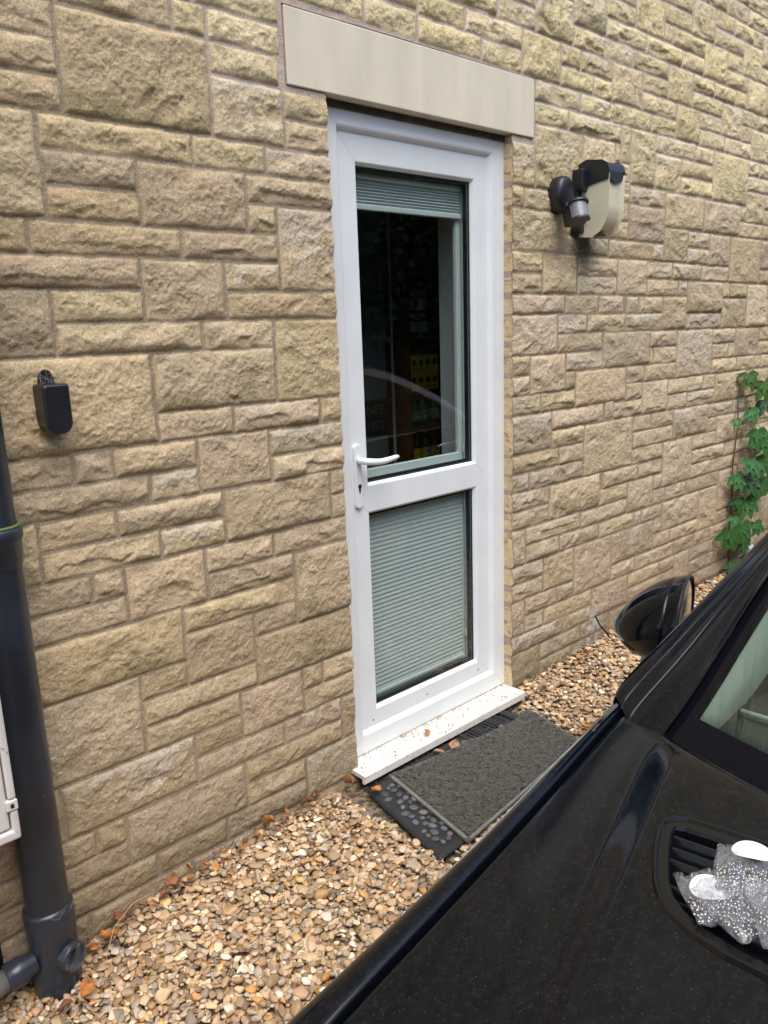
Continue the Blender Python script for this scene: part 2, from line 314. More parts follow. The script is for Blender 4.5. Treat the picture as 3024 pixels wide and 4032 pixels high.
# fill everything the eye cannot trace: hidden bits and the wall beyond the frame
cx0, cz0, cx1, cz1 = -2.6, -.24, 9.0, 5.4; cs = pt/4
nx = int((cx1-cx0)/cs); nz = int((cz1-cz0)/cs); occ = np.zeros((nx, nz), bool)
def mark(a, b, c, d, pad):
    i0 = int(max(0, math.floor((a-pad-cx0)/cs))); i1 = int(min(nx, math.ceil((c+pad-cx0)/cs)))
    j0 = int(max(0, math.floor((b-pad-cz0)/cs))); j1 = int(min(nz, math.ceil((d+pad-cz0)/cs)))
    occ[i0:i1, j0:j1] = True
for s in S0: mark(*s, -.004)
mark(OX0, -.5, OX1, OZ1, 0); mark(LX0, LZ0, LX1, LZ1, .004)
extra = []
rr = random.Random(3)
for j in range(nz):
    for i in range(nx):
        if occ[i, j]: continue
        hmax = rr.choice([4, 4, 4, 4, 8, 8, 12]); wmax = rr.choice([8, 12, 14, 16, 20, 24])
        if hmax > 4: wmax = rr.choice([8, 10, 12, 16])
        a = 0
        while a < wmax and i+a < nx and not occ[i+a, j]: a += 1
        if a < wmax+4:
            k = a
            while i+k < nx and k < wmax+4 and not occ[i+k, j]: k += 1
            if k < wmax+4: a = k
        h = 1
        while h < hmax and j+h < nz and not occ[i:i+a, j+h].any(): h += 1
        occ[i:i+a, j:j+h] = True
        x0 = cx0+i*cs; z0 = cz0+j*cs
        if a*cs > .03 and h*cs > .03:
            extra.append((x0+.005, z0+.005, x0+a*cs-.005, z0+h*cs-.005))
ST = np.vstack([S0, np.array(extra)])
def lines(segs):
    o = []
    for a, b, st in segs: o += list(np.arange(a, b-st*.4, st))
    o.append(segs[-1][1]); return np.array(o)
XS = lines([(-2.6, .30, .03), (.30, OX0, .0029), (OX0, OX1, .0034), (OX1, 3.3, .0042), (3.3, 4.2, .0062), (4.2, 5.15, .009), (5.15, 9.0, .03)])
ZS = lines([(-.24, -.12, .02), (-.12, OZ1, .0031), (OZ1, 3.12, .0033), (3.12, 5.4, .03)])
NX, NZ = len(XS), len(ZS)
X, Z = np.meshgrid(XS, ZS, indexing='ij')
wx = X+.0035*fbm(X, Z, .03, 2, 50)                    # ragged joints
wz = Z+.0030*fbm(X, Z, .035, 2, 60)
H = -.0012+.0010*fbm(X, Z, .014, 3, 2)+.003*(vn(X, Z, .25, 5)-.5)     # mortar, a touch behind the arrises
# colours
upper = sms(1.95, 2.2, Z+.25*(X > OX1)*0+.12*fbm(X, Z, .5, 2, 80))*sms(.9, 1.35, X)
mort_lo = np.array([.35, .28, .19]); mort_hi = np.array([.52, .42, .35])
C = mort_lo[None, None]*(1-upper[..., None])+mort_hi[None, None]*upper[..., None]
C = C*(1+.18*fbm(X, Z, .05, 3, 90))[..., None]
F1 = fbm(X, Z, .10, 5, 11, .55); F2 = fbm(X, Z, .028, 4, 21, .6); F3 = fbm(X, Z, .0125, 3, 31, .8); F4 = fbm(X, Z, .0065, 2, 35, .8)
RD = 1-np.abs(fbm(X+.02*F1, Z*1.5, .06, 4, 41, .55))*2.2      # ridged: chisel scars run mostly sideways
WB = fbm(X, Z, .05, 3, 71)
rs = np.random.RandomState(21)
for s in ST:
    i0, i1 = np.searchsorted(XS, [s[0]-.006, s[2]+.006]); j0, j1 = np.searchsorted(ZS, [s[1]-.006, s[3]+.006])
    if i1-i0 < 2 or j1-j0 < 2: continue
    sl = (slice(i0, i1), slice(j0, j1)); w_, h_ = s[2]-s[0], s[3]-s[1]
    u = wx[sl]-s[0]; v = wz[sl]-s[1]
    e = np.minimum(np.minimum(u, w_-u), np.minimum(v, h_-v))
    if s[2] > 1.60 and s[2] < 1.62: e = np.minimum(np.minimum(u, w_-u+.03), np.minimum(v, h_-v))
    if s[0] > 2.455 and s[0] < 2.47: e = np.minimum(np.minimum(u+.03, w_-u), np.minimum(v, h_-v))
    inside = e > 0
    A = rs.uniform(.0035, .0095)*(.8 if s[3] < .4 else 1)
    un, vq = u/w_-.5, v/h_-.5
    fac = np.full(u.shape, 9.)
    for k in range(rs.randint(3, 6)):
        gx, gz = rs.uniform(-1.1, 1.1), rs.uniform(-1.6, .9)
        fac = np.minimum(fac, 1.0+gx*un+gz*vq+rs.uniform(-.1, .45)+.35*WB[sl])
    fac = np.clip(fac, .1, 1.5)
    # chips knocked off the face: shallow scoops with crisp rims
    sc_ = np.zeros(u.shape); uw = u+.010*F2[sl]+.006*F3[sl]; vw = v+.008*F1[sl]+.006*F3[sl]
    for k in range(rs.randint(3, 7) if w_*h_ > .012 else rs.randint(2, 5)):
        c0, c1 = rs.uniform(-.05, 1.05)*w_, rs.uniform(-.1, 1.1)*h_; Rx = rs.uniform(.025, .085); Rz = Rx*rs.uniform(.35, .9)
        ga = rs.uniform(-.6, .6); du = (uw-c0); dv = (vw-c1)+ga*du
        sc_ = np.maximum(sc_, rs.uniform(.003, .0085)*(1-(du/Rx)**2-(dv/Rz)**2))
    # a broken ledge low on the face: the lower part falls back and goes dark
    if h_ < .1: L = rs.choice([0, .35, .7, 1.0], p=[.25, .2, .27, .28])
    else: L = rs.choice([0, .3, .6], p=[.5, .3, .2])*(h_ < .18)
    r0 = rs.uniform(.10, .40)*h_
    vb = r0+.30*h_*fbm(X[sl], Z[sl]*.2, .07, 3, 130+rs.randint(60))+.004*F3[sl]
    ext = sms(.0, .03, uw-rs.uniform(-.1, .4)*w_)*sms(0, .03, rs.uniform(.6, 1.1)*w_-uw)
    step = sms(0, .007+.004*rs.rand(), v-vb)
    edge = 1-np.exp(-np.clip(e, 0, None)/.0022)
    edge2 = 1-np.exp(-np.clip(e, 0, None)/.0085)
    rough = .0022*F1[sl]+.0030*F2[sl]+.0024*F3[sl]+.0015*F4[sl]+.0012*np.clip(RD[sl], -.6, 1)
    hh = .0016*edge+(A*fac*(1-L*.8*(1-step)*ext)-np.clip(sc_, 0, None)*min(1, A/.0055)*.9+rough)*edge2
    hh = np.maximum(hh, -.001)
    H[sl] = np.where(inside, hh, H[sl])
    # colour
    x_, z_ = (s[0]+s[2])/2, (s[1]+s[3])/2
    up_ = float(upper[(i0+i1)//2, (j0+j1)//2])
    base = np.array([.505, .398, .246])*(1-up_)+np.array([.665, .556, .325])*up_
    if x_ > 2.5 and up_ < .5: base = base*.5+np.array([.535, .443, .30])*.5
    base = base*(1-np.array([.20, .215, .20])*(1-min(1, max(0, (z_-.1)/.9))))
    base = base*rs.uniform(.86, 1.16)*np.array([1+rs.uniform(-.02, .03), 1, 1+rs.uniform(-.08, .08)])
    c = base[None, None]*(1+.10*F1[sl]+.10*F2[sl]+.14*F3[sl]+.10*F4[sl])[..., None]
    # pale grey lichen bloom on some, mostly their upper halves; ochre and moss specks
    if rs.rand() < (.30 if x_ > 2.5 else .16):
        lm = sms(-.05, .5, F2[sl]+.6*F3[sl]+.9*F1[sl]+.8*vq)[..., None]*.5; c = c*(1-lm)+np.array([.53, .49, .42])*lm
    if rs.rand() < .16:
        mm = sms(.2, .55, F1[sl]-1.1*vq+.3*F2[sl])[..., None]*.45; c = c*(1-mm)+np.array([.17, .145, .055])*mm
    if up_ > .5:       # darker olive in the hollows and lower halves of the high stones
        mm = (sms(.1, .5, -F2[sl]-.5*vq)*.45)[..., None]; c = c*(1-mm)+np.array([.26, .24, .13])*mm
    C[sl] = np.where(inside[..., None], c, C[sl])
# white cobwebby splash low on the wall right of the door, dark drip below the lamp
sp = np.exp(-(((X-3.08)/.05)**2+((Z-.13)/.10)**2)**1.2)*(F2 > -.15)
C = C*(1-.8*sp[..., None])+np.array([.72, .70, .68])*.8*sp[..., None]
dk = np.exp(-(((X-2.93)/.09)**2+((Z-1.80)/.09)**2)**1.5)*.75
C = C*(1-dk[..., None])+np.array([.10, .085, .06])*dk[..., None]
damp = sms(.16, 0, Z-.04*X+.05*F1)*.35
C = C*(1-damp[..., None])+np.array([.16, .13, .10])*damp[..., None]
idx = np.arange(NX*NZ).reshape(NX, NZ)
Xc = (XS[1:]+XS[:-1])/2; Zc = (ZS[1:]+ZS[:-1])/2
hole = ((Xc > OX0-.001) & (Xc < OX1+.001))[:, None] & (Zc < OZ1+.001)[None]
hole |= ((Xc > LX0) & (Xc < LX1))[:, None] & ((Zc > LZ0-.001) & (Zc < LZ1))[None]
q = np.stack([idx[:-1, :-1], idx[1:, :-1], idx[1:, 1:], idx[:-1, 1:]], -1)
Fq = q[~hole].reshape(-1, 4)
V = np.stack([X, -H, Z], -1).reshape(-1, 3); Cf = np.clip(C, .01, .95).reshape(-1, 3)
# returns of the opening (the reveals) and the back
nb = len(V)
def reveal(i, sgn):
    global V, Cf, Fq
    js = np.arange(0, np.searchsorted(ZS, OZ1)+1); n = len(js)
    base = idx[i, js]; prev = base; d = [.006, .013, .021, .030, .040, .052, .066]
    zz = ZS[js]
    for k, dd in enumerate(d):
        ny = -H[i, js]*(1-dd/.066)+dd
        off = sgn*(.0035*fbm(zz, np.full(n, dd), .03, 4, 200+k//2)*(.5+.5*math.sin(k)) - .003*k/7)
        nv = np.stack([XS[i]+off, ny, zz], -1); b = len(V)
        V = np.vstack([V, nv])
        t = np.clip(C[i, js]*0+np.array([.66, .50, .30])*(1+.25*fbm(zz, np.full(n, dd), .012, 3, 230)[:, None]), 0, 1)
        m_ = (H[i, js] < .0015)[:, None]; t = np.where(m_, np.array([.42, .33, .25]), t)
        rust = (sms(.25, .6, fbm(zz, np.full(n, dd), .02, 3, 260))*.7)[:, None]; t = t*(1-rust)+np.array([.22, .11, .04])*rust
        Cf = np.vstack([Cf, t]); nw = np.arange(b, b+n)
        f = np.stack([prev[:-1], nw[:-1], nw[1:], prev[1:]], -1)
        if sgn > 0: f = f[:, ::-1]
        Fq = np.vstack([Fq, f]); prev = nw
iL = int(np.argmin(abs(XS-OX0))); iR = int(np.argmin(abs(XS-OX1)))
reveal(iL, 1); reveal(iR, -1)
wall = empty('stone_wall', (1.0, 0, 0), 'rough split faced honey coloured stone wall of the house, laid in uneven courses around the door', 'wall')
me = npmesh('stonework', V, Fq); vcol(me, 'Col', Cf)
link('stonework', me, M_stone, wall)
# body of the wall behind the facing
bm = bmesh.new()
addbox(bm, -2.6, .03, -.3, OX0-.004, .29, 5.4); addbox(bm, OX1+.004, .03, -.3, 9, .29, 5.4); addbox(bm, OX0-.004, .03, LZ1-.006, OX1+.004, .29, 5.4)
link('wall_core', bmm('wall_core', bm), M_plaster, wall)
bm = bmesh.new(); addbox(bm, LX0+.005, -.0055, LZ0+.002, LX1-.005, .12, LZ1-.005, .003, 2)
lo = link('lintel', bmm('lintel', bm), M_lintel, wall); lo['label'] = 'smooth pale stone lintel over the door'

# ------------------------------------------------------------------ DOOR
D = empty('door', (2.04, .05, .04), 'white half glazed plastic back door with blinds inside the glass and a lever handle', 'door')
FX0, FX1, FZ0, FZ1 = 1.605, 2.476, .050, 2.204
frm = ring('door_frame', FX0, FZ0, FX1, FZ1, [(0, .12), (0, .044), (.004, .040), (.068, .040), (.0735, .0425), (.083, .056), (.083, .12)], M_upvc, None)
frm.parent = D; frm.matrix_parent_inverse = Matrix.Translation(-D.location)
# leaf: one ring outside, mid rail, two glazed openings
SX0, SX1, SZ0, SZ1 = 1.690, 2.392, .1345, 2.119
UG = (1.757, 1.012, 2.323, 2.041); LG = (1.757, .192, 2.323, .925)
def leaf_mesh():
    y = .055; V = []; F = []
    xs = [SX0, UG[0], UG[2], SX1]; zs = [SZ0, LG[1], LG[3], UG[1], UG[3], SZ1]
    for z in zs:
        for x in xs: V.append((x, y, z))
    g = lambda i, j: j*4+i
    for j in range(5):
        for i in range(3):
            if i == 1 and j in (1, 3): continue
            F.append((g(i, j), g(i+1, j), g(i+1, j+1), g(i, j+1)))
    def rim(x0, z0, x1, z1, prof):
        b = len(V)
        for d, yy in prof: V.extend([(x0+d, yy, z0+d), (x1-d, yy, z0+d), (x1-d, yy, z1-d), (x0+d, yy, z1-d)])
        for i in range(len(prof)-1):
            for k in range(4): F.append((b+4*i+k, b+4*i+(k+1) % 4, b+4*i+4+(k+1) % 4, b+4*i+4+k))
    for G in (UG, LG): rim(*G, [(0, y), (.003, y+.0015), (.010, y+.013), (.010, y+.018)])
    rim(SX0, SZ0, SX1, SZ1, [(0, y), (-.003, y+.003), (-.003, y+.06)])
    return pymesh('door_leaf', V, F)
leaf = link('door_leaf', leaf_mesh(), M_upvc, D)
ring('gap_seal', SX0-.006, SZ0-.006, SX1+.006, SZ1+.006, [(0, .064), (.01, .064)], M_gasket, D)
# welded mitre lines, hair thin
def seam(a, b, y):
    a = Vector((a[0], y, a[1])); b = Vector((b[0], y, b[1])); V, F = tube_v([a, b], .0005, 5); link('weld_seam', pymesh('seam', V, F), M_seam, D)
for a, b, y in [((FX0+.004, FZ0+.004), (FX0+.072, FZ0+.072), .040), ((FX1-.004, FZ0+.004), (FX1-.072, FZ0+.072), .040), ((FX0+.004, FZ1-.004), (FX0+.072, FZ1-.072), .040), ((FX1-.004, FZ1-.004), (FX1-.072, FZ1-.072), .040),
                ((SX0, SZ0), (UG[0], LG[1]), .055), ((SX1, SZ0), (UG[2], LG[1]), .055), ((SX0, SZ1), (UG[0], UG[3]), .055), ((SX1, SZ1), (UG[2], UG[3]), .055),
                ((UG[2], UG[1]), (UG[2]+.042, .968), .055), ((UG[2]+.042, .968), (UG[2], LG[3]), .055), ((UG[0], UG[1]), (UG[0]-.042, .968), .055), ((UG[0]-.042, .968), (UG[0], LG[3]), .055)]:
    seam(a, b, y)
def glazing(G, up_):
    gx0, gz0, gx1, gz1 = G[0]+.009, G[1]+.009, G[2]-.009, G[3]-.009
    bm = bmesh.new(); vs_ = [bm.verts.new(p) for p in ((gx0, .0735, gz0), (gx1, .0735, gz0), (gx1, .0735, gz1), (gx0, .0735, gz1))]; bm.faces.new(vs_)
    gl = link('glass_pane', bmm('glass', bm), M_glass, D)
    ring('gasket', gx0, gz0, gx1, gz1, [(0, .0715), (.004, .0715), (.005, .074), (.005, .096)], M_gasket, D)
    ring('spacer_bar', gx0, gz0, gx1, gz1, [(.006, .078), (.012, .078), (.012, .094)], M_gasket, D)
    r = ring('blind_frame', gx0, gz0, gx1, gz1, [((.006,)*4, .112), ((.026, .034, .026, .024), .112), ((.028, .036, .028, .026), .116), ((.028, .036, .028, .026), .128), ((.002,)*4, .128), ((.002,)*4, .098)], M_rail, D)
    return gx0, gz0, gx1, gz1
gx0, gz0, gx1, gz1 = glazing(UG, True)
def pleats(name, x0, x1, za, zb, pitch, amp, y, wob=0):
    n = max(2, int((zb-za)/pitch)); V = []; F = []
    for k in range(2*n+1):
        z = za+(zb-za)*k/(2*n); yy = y+(amp if k % 2 else 0)
        sg = wob*math.sin(k*2.3); V += [(x0, yy, z+sg), (x1, yy, z-sg)]
    for k in range(2*n): F.append((2*k, 2*k+1, 2*k+3, 2*k+2))
    return link(name, pymesh(name, V, F), M_blind, D)
pleats('raised_blind', gx0+.012, gx1-.016, 1.925, gz1-.030, .0095, .006, .104, .0008)
box('blind_rail', M_rail, D, gx0+.010, .099, 1.908, gx1-.012, .116, 1.925, .003)
box('blind_head', M_rail, D, gx0+.010, .099, gz1-.030, gx1-.012, .116, gz1-.012, .003)
a0, b0, a1, b1 = glazing(LG, False)
pleats('lowered_blind', a0+.012, a1-.026, b0+.030, b1-.006, .0165, .0026, .106)
box('blind_rail', M_rail, D, a0+.010, .101, b0+.014, a1-.022, .116, b0+.028, .003)
for z in (1.055, .84, .30):
    box('blind_clip', M_rail, D, a1-.014, .098, z, a1-.008, .106, z+.030, .001)
# handle
hp = bmesh.new(); vs_ = addbox(hp, 1.6955, .0435, .945, 1.7275, .0555, 1.163, 0)
es = [e for e in hp.edges if abs((e.verts[0].co-e.verts[1].co).y) > .008]
bmesh.ops.bevel(hp, geom=es, offset=.0155, segments=8, affect='EDGES', profile=.5)
es = [e for e in hp.edges if all(v.co.y < .0445 for v in e.verts)]
bmesh.ops.bevel(hp, geom=es, offset=.0045, segments=3, affect='EDGES', profile=.5)
plate = link('handle_plate', bmm('handle_plate', hp), M_upvc, D)
path = [(1.713, .050, 1.108), (1.713, .030, 1.108), (1.714, .014, 1.108), (1.720, .003, 1.1075), (1.732, -.002, 1.106), (1.750, -.004, 1.1035), (1.775, -.005, 1.102), (1.80, -.005, 1.1035), (1.825, -.005, 1.1065), (1.845, -.005, 1.109), (1.852, -.005, 1.1095)]
V_, F_ = tube_v(path, [.0125, .0118, .0115, .0115, .0112, .0108, .0103, .0097, .0088, .0072, .0025], 20)
h_ = link('lever_handle', pymesh('lever', V_, F_), M_upvc, D, True)
V_, F_ = lathe_v([(.0001, -.002), (.0068, -.002), (.0068, .004)], 20, Matrix.Translation((1.7125, .0425, 1.022)) @ Matrix.Rotation(R(-90), 4, 'X'))
key = bmesh.new(); addbox(key, 1.7090, .0405, .999, 1.7160, .046, 1.022, .003, 3)
kb = bmm('key', key)
V2 = [tuple(v.co) for v in kb.vertices]; F2_ = [tuple(p.vertices) for p in kb.polygons]; n0 = len(V_)
lock = link('keyhole', pymesh('keyhole', list(V_)+V2, list(F_)+[tuple(i+n0 for i in f) for f in F2_]), M_metal, D)
box('key_slot', M_gasket, D, 1.7112, .0398, 1.004, 1.7138, .0405, 1.019)
for x, z in ((1.741, .157), (2.02, .1575), (2.322, .160)):
    lathe('screw_head', [(.0001, -.0015), (.0035, -.0012), (.0042, .0005)], M_screw, D, Matrix.Translation((x, .0545, z)) @ Matrix.Rotation(R(-90), 4, 'X'), 14)
# sill
V_ = []; F_ = []
prof = [(.13, .0505), (-.060, .0475), (-.0645, .0462), (-.067, .043), (-.0675, .018), (-.066, .0165), (-.058, .0165), (-.056, .019), (-.055, .031), (-.052, .0335), (.10, .034), (.13, .034)]
for x in (1.583, 2.474): V_ += [(x, y, z) for y, z in prof]
n = len(prof)
for k in range(n): F_.append((k, (k+1) % n, n+(k+1) % n, n+k))
F_ += [tuple(range(n)), tuple(range(n, 2*n))[::-1]]
me = pymesh('sill', V_, F_); bm = bmesh.new(); bm.from_mesh(me)
s_ = link('door_sill', bmm('sill', bm), M_sill, D)
ring('sill_joint', FX0, FZ0-.004, FX1, FZ0+.0008, [(0, .0392), (.0005, .0392)], M_dark, D)
box('head_packer', M_dark, wall, OX0-.003, .034, 2.1775, OX1+.003, .11, 2.1955)
M_sub = mat('sub_sill_rubble', (.055, .045, .035), .95, var=(30, .5), bump=(60, .8, .01))
box('threshold_base', M_sub, wall, OX0, -.02, -.20, OX1, .28, .033)
# sealant bead between frame and reveal
tube('sealant', [(2.4765, .040, .052), (2.4765, .040, 2.17)], .0035, mat('sealant', (.52, .44, .36), .6), D, 8)

# ------------------------------------------------------------------ ROOM BEHIND THE DOOR
room = empty('room', (2.6, .3, 0), 'dim white walled room seen through the door glass', 'room')
bm = bmesh.new()
def face(*p): bm.faces.new([bm.verts.new(q_) for q_ in p])
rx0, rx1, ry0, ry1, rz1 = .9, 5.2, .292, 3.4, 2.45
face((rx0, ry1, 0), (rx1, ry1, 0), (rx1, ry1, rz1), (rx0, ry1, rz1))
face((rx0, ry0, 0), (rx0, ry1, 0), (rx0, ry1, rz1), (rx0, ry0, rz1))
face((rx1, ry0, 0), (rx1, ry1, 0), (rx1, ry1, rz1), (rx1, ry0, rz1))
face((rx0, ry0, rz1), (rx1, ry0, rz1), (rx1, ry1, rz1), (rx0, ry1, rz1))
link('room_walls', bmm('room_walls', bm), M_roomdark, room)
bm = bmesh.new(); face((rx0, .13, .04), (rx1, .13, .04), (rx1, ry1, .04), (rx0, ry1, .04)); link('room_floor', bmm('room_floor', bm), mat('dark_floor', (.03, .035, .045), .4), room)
# plastered reveal: the pale strip seen at the right of the glass
bm = bmesh.new()
face((2.392, .128, .0), (2.392, .30, .0), (2.392, .30, 2.2), (2.392, .128, 2.2)); face((1.69, .128, 0), (1.69, .30, 0), (1.69, .30, 2.2), (1.69, .128, 2.2)); face((1.69, .128, 2.13), (2.392, .128, 2.13), (2.392, .30, 2.13), (1.69, .30, 2.13))
face((2.392, .30, 0), (2.60, .30, 0), (2.60, .30, 2.2), (2.392, .30, 2.2))
link('door_reveal', bmm('door_reveal', bm), M_plaster, room)
cup = empty('cupboard', (2.45, 1.3, 0), 'grey tall cupboard inside the room, left of the shelves', 'cupboard')
box('cupboard_body', M_grey, cup, 1.95, .84, .05, 2.60, 1.5, 2.2, .004)
box('door_edge', M_rail, cup, 2.603, .80, .05, 2.611, .81, 2.2)
sg = empty('sign', (2.43, .83, 1.05), 'dark panel lettered ONES over R 1972 on the grey cupboard', 'sign')
box('sign_panel', mat('dark_sign', (.018, .02, .022), .5), sg, 2.37, .826, 1.05, 2.590, .838, 1.21, .002)
M_letter = mat('sign_letters', (.10, .115, .115), .6)
def letters(txt, x, z, size, y, parent, m):
    cu = bpy.data.curves.new('t', 'FONT'); cu.body = txt; cu.size = size; cu.extrude = .0006
    to = bpy.data.objects.new('t', cu); col.objects.link(to); bpy.context.view_layer.update()
    me = bpy.data.meshes.new_from_object(to.evaluated_get(bpy.context.evaluated_depsgraph_get()))
    bpy.data.objects.remove(to)
    me.transform(Matrix.Translation((x, y, z)) @ Matrix.Rotation(R(90), 4, 'X')); return link('lettering', me, m, parent)
letters('ONES', 2.402, 1.145, .060, .8245, sg, M_letter); letters('R', 2.396, 1.072, .058, .8245, sg, M_letter); letters('1972', 2.444, 1.072, .058, .8245, sg, M_letter)
sh = empty('shelf_unit', (2.85, .95, .06), 'brown wooden shelf unit holding jars, yellow boxes and bottles behind the glass', 'shelves')
box('side_board', M_wood, sh, 2.690, .80, .06, 2.725, 1.05, 2.15, .002); box('side_board', M_wood, sh, 3.30, .80, .06, 3.33, 1.05, 2.15, .002)
box('back_board', M_jar, sh, 2.725, 1.04, .06, 3.30, 1.05, 2.15)
for z in (.868, 1.055, 1.232, 1.49, 1.80): box('shelf', M_wood, sh, 2.725, .80, z-.016, 3.30, 1.04, z, .001)
YL = 'yellow packet with dark red dot, '
def packet(x, z, lab):
    p = empty('packet', (x, .83, z), lab, 'box', 'yellow packets stacked in two rows')
    box('carton', M_yel, p, x-.0235, .815, z, x+.0235, .90, z+.084, .001)
    lathe('round_print', [(.0001, 0), (.0145, 0)], M_red, p, Matrix.Translation((x-.001, .8142, z+.050)) @ Matrix.Rotation(R(90), 4, 'X'), 20)
    box('lettering_block', M_red, p, x-.004, .8143, z+.014, x+.004, .8147, z+.026)
ordw = ['first', 'second', 'third', 'fourth', 'fifth']
for r_ in range(2):
    for k in range(4): packet(2.757+k*.0485, 1.2325+r_*.0845, YL+ordw[k]+' from the post in the '+('lower', 'upper')[r_]+' row')
def jar(x, z, h, r, lab, m=M_jar):
    p = empty('jar', (x, .86, z), lab, 'jar', 'jars on the upper shelves')
    T_ = Matrix.Translation((x, .86, z))
    lathe('jar_body', [(.001, 0), (r, .001), (r, h*.78), (r*.8, h*.86)], m, p, T_, 20)
    lathe('lid', [(r*.82, h*.84), (r*.82, h), (.001, h)], M_lid, p, T_, 20)
    lathe('jar_label', [(r*1.02, h*.18), (r*1.02, h*.66)], M_label, p, T_, 20)
jar(2.79, 1.4905, .105, .026, 'narrow dark jar with a white label directly above the yellow packets'); jar(2.865, 1.4905, .105, .030, 'wider dark jar with a white label beside the first one, above the yellow packets')
jar(2.79, 1.5965, .100, .024, 'dark jar stacked on top of the left jar, below the top shelf'); jar(2.862, 1.5965, .110, .027, 'dark jar stacked on top of the wider jar, below the top shelf')
def bottle(x, z, h, r, m, ml, lab, cat='bottle', red=True):
    p = empty('bottle', (x, .87, z), lab, cat, 'bottles on the lower shelves'); T_ = Matrix.Translation((x, .87, z))
    lathe('bottle_body', [(.001, 0), (r, .002), (r, h*.56), (r*.45, h*.78), (r*.33, h*.97), (.001, h)], m, p, T_, 20)
    lathe('bottle_label', [(r*1.02, h*.16), (r*1.02, h*.5)], ml, p, T_, 20)
    if red:
        lathe('label_spot', [(.0001, 0), (r*.62, 0)], M_label, p, Matrix.Translation((x-.004, .87-r*1.06, z+h*.33)) @ Matrix.Rotation(R(90), 4, 'X'), 16)
        box('label_print', M_red, p, x-.004-r*.4, .87-r*1.09, z+h*.35, x-.004+r*.4, .87-r*1.07, z+h*.40)
for k, x in enumerate((2.812, 2.868, 2.95)): bottle(x, 1.0555, .155, .025, M_greeng, M_greenl, 'green bottle with a green and white label, '+ordw[k]+' from the left on the middle shelf')
for k, x in enumerate((2.822, 2.880, 2.95)): bottle(x, .8685, .15, .026, M_amber, M_yel, 'dark bottle with a yellow label, '+ordw[k]+' from the left on the bottom shelf', red=(k != 0))
gp = lathe('drinking_glass', [(.001, 0), (.024, .001), (.010, .010), (.007, .030), (.022, .055), (.030, .085), (.028, .125)], glass_mat('clear_glass', (.9, .9, .9)), None, Matrix.Translation((2.755, .86, .8685)), 24)
tag(gp, 'clear stemmed glass on the bottom shelf, left of the yellow labelled bottles', 'glass')
ct = empty('worktop', (2.3, .7, .05), 'dark worktop inside the room, below the cupboard sign', 'worktop')
box('top', mat('dark_worktop', (.02, .024, .03), .35), ct, 1.75, .42, .86, 2.66, .82, .895, .004); box('base_unit', M_grey, ct, 1.78, .46, .05, 2.62, .82, .86)

# ------------------------------------------------------------------ DOWNPIPE, BRANCH, METER BOX
P = empty('downpipe', (.526, -.075, 0), 'thick black plastic soil pipe on the wall at the left, cobwebbed foot', 'pipe')
px, py = .526, -.075
T_ = Matrix.Translation((px, py, 0))
lathe('upper_pipe', [(.0515, 1.13), (.0515, 3.4)], M_pipe, P, T_, 48)
lathe('lower_pipe', [(.0515, .16), (.0515, 1.10)], M_pipe, P, T_, 48)
lathe('socket_collar', [(.0515, 1.040), (.0540, 1.043), (.0545, 1.052), (.0575, 1.058), (.0575, 1.098), (.0615, 1.104), (.0628, 1.112), (.0628, 1.124), (.0605, 1.131), (.052, 1.133)], M_pipe, P, T_, 48)
lathe('moss', [(.0535, 1.1325), (.0606, 1.1318), (.0615, 1.1345), (.0535, 1.137)], M_moss, P, T_, 48)
lathe('base_socket', [(.0515, .170), (.058, .166), (.0595, .160), (.0595, .095), (.0575, .085), (.0575, -.08)], M_pipe, P, T_, 48)
# access eye facing the camera's right
Ma = Matrix.Translation((px, py, .035)) @ Matrix.Rotation(R(22), 4, 'Z') @ Matrix.Rotation(R(90), 4, 'X')
lathe('access_eye', [(.036, .03), (.036, .070), (.034, .073), (.028, .073), (.027, .068), (.001, .066)], M_pipe, P, Ma, 36)
# cobwebs: fine threads round the foot
V_, F_ = [], []; r2 = random.Random(9)
for k in range(50):
    a = r2.uniform(-2.2, .6); z0 = r2.choice([.168, .160, .15, .1]); 
    if k < 22:
        pts = [Vector((px+.0605*math.cos(a+t*.5), py+.0605*math.sin(a+t*.5), .162+.006*math.sin(5*t+k)+r2.uniform(-.003, .003))) for t in np.linspace(0, 1.2, 7)]
    elif k < 50:
        q0 = Ma @ Vector((.034*math.cos(k), .034*math.sin(k), .074)); q1 = Ma @ Vector((.034*math.cos(k*2.1+1), .034*math.sin(k*2.1+1), .075)); pts = [q0, (q0+q1)/2+Vector((0, -.003, -.003)), q1]
    else:
        q0 = Ma @ Vector((.034*math.cos(k), .034*math.sin(k), .070)); q1 = Vector((px+.06*math.cos(a), py+.06*math.sin(a), r2.uniform(.09, .165))); pts = [q0, (q0+q1)/2+Vector((.002, -.004, -.004)), q1]
    tube_v(pts, .00022, 4, False, V_, F_)
link('cobweb', pymesh('cobweb', V_, F_), M_web, P)
B = tube('branch_pipe', [(.10, -.125, -.012), (.30, -.105, .018), (.42, -.088, .036)], .027, M_greyp); tag(B, 'short grey waste pipe joining the foot of the black soil pipe from the left', 'pipe')
lathe('branch_socket', [(.028, 0), (.034, .004), (.035, .035), (.030, .05), (.026, .07)], M_pipe, P, Matrix.Translation((.405, -.089, .034)) @ Matrix.Rotation(R(84), 4, 'Y'), 28)
cp = tube('copper_pipe', [(.404, -.045, .035), (.402, -.045, .9), (.40, -.045, 1.2)], .011, M_copper, None, 16); tag(cp, 'thin greenish copper pipe running up the wall left of the black soil pipe', 'pipe')
MB_ = empty('meter_box', (.2, -.12, .48), 'dirty cream plastic meter box on the wall at the left edge', 'meter box')
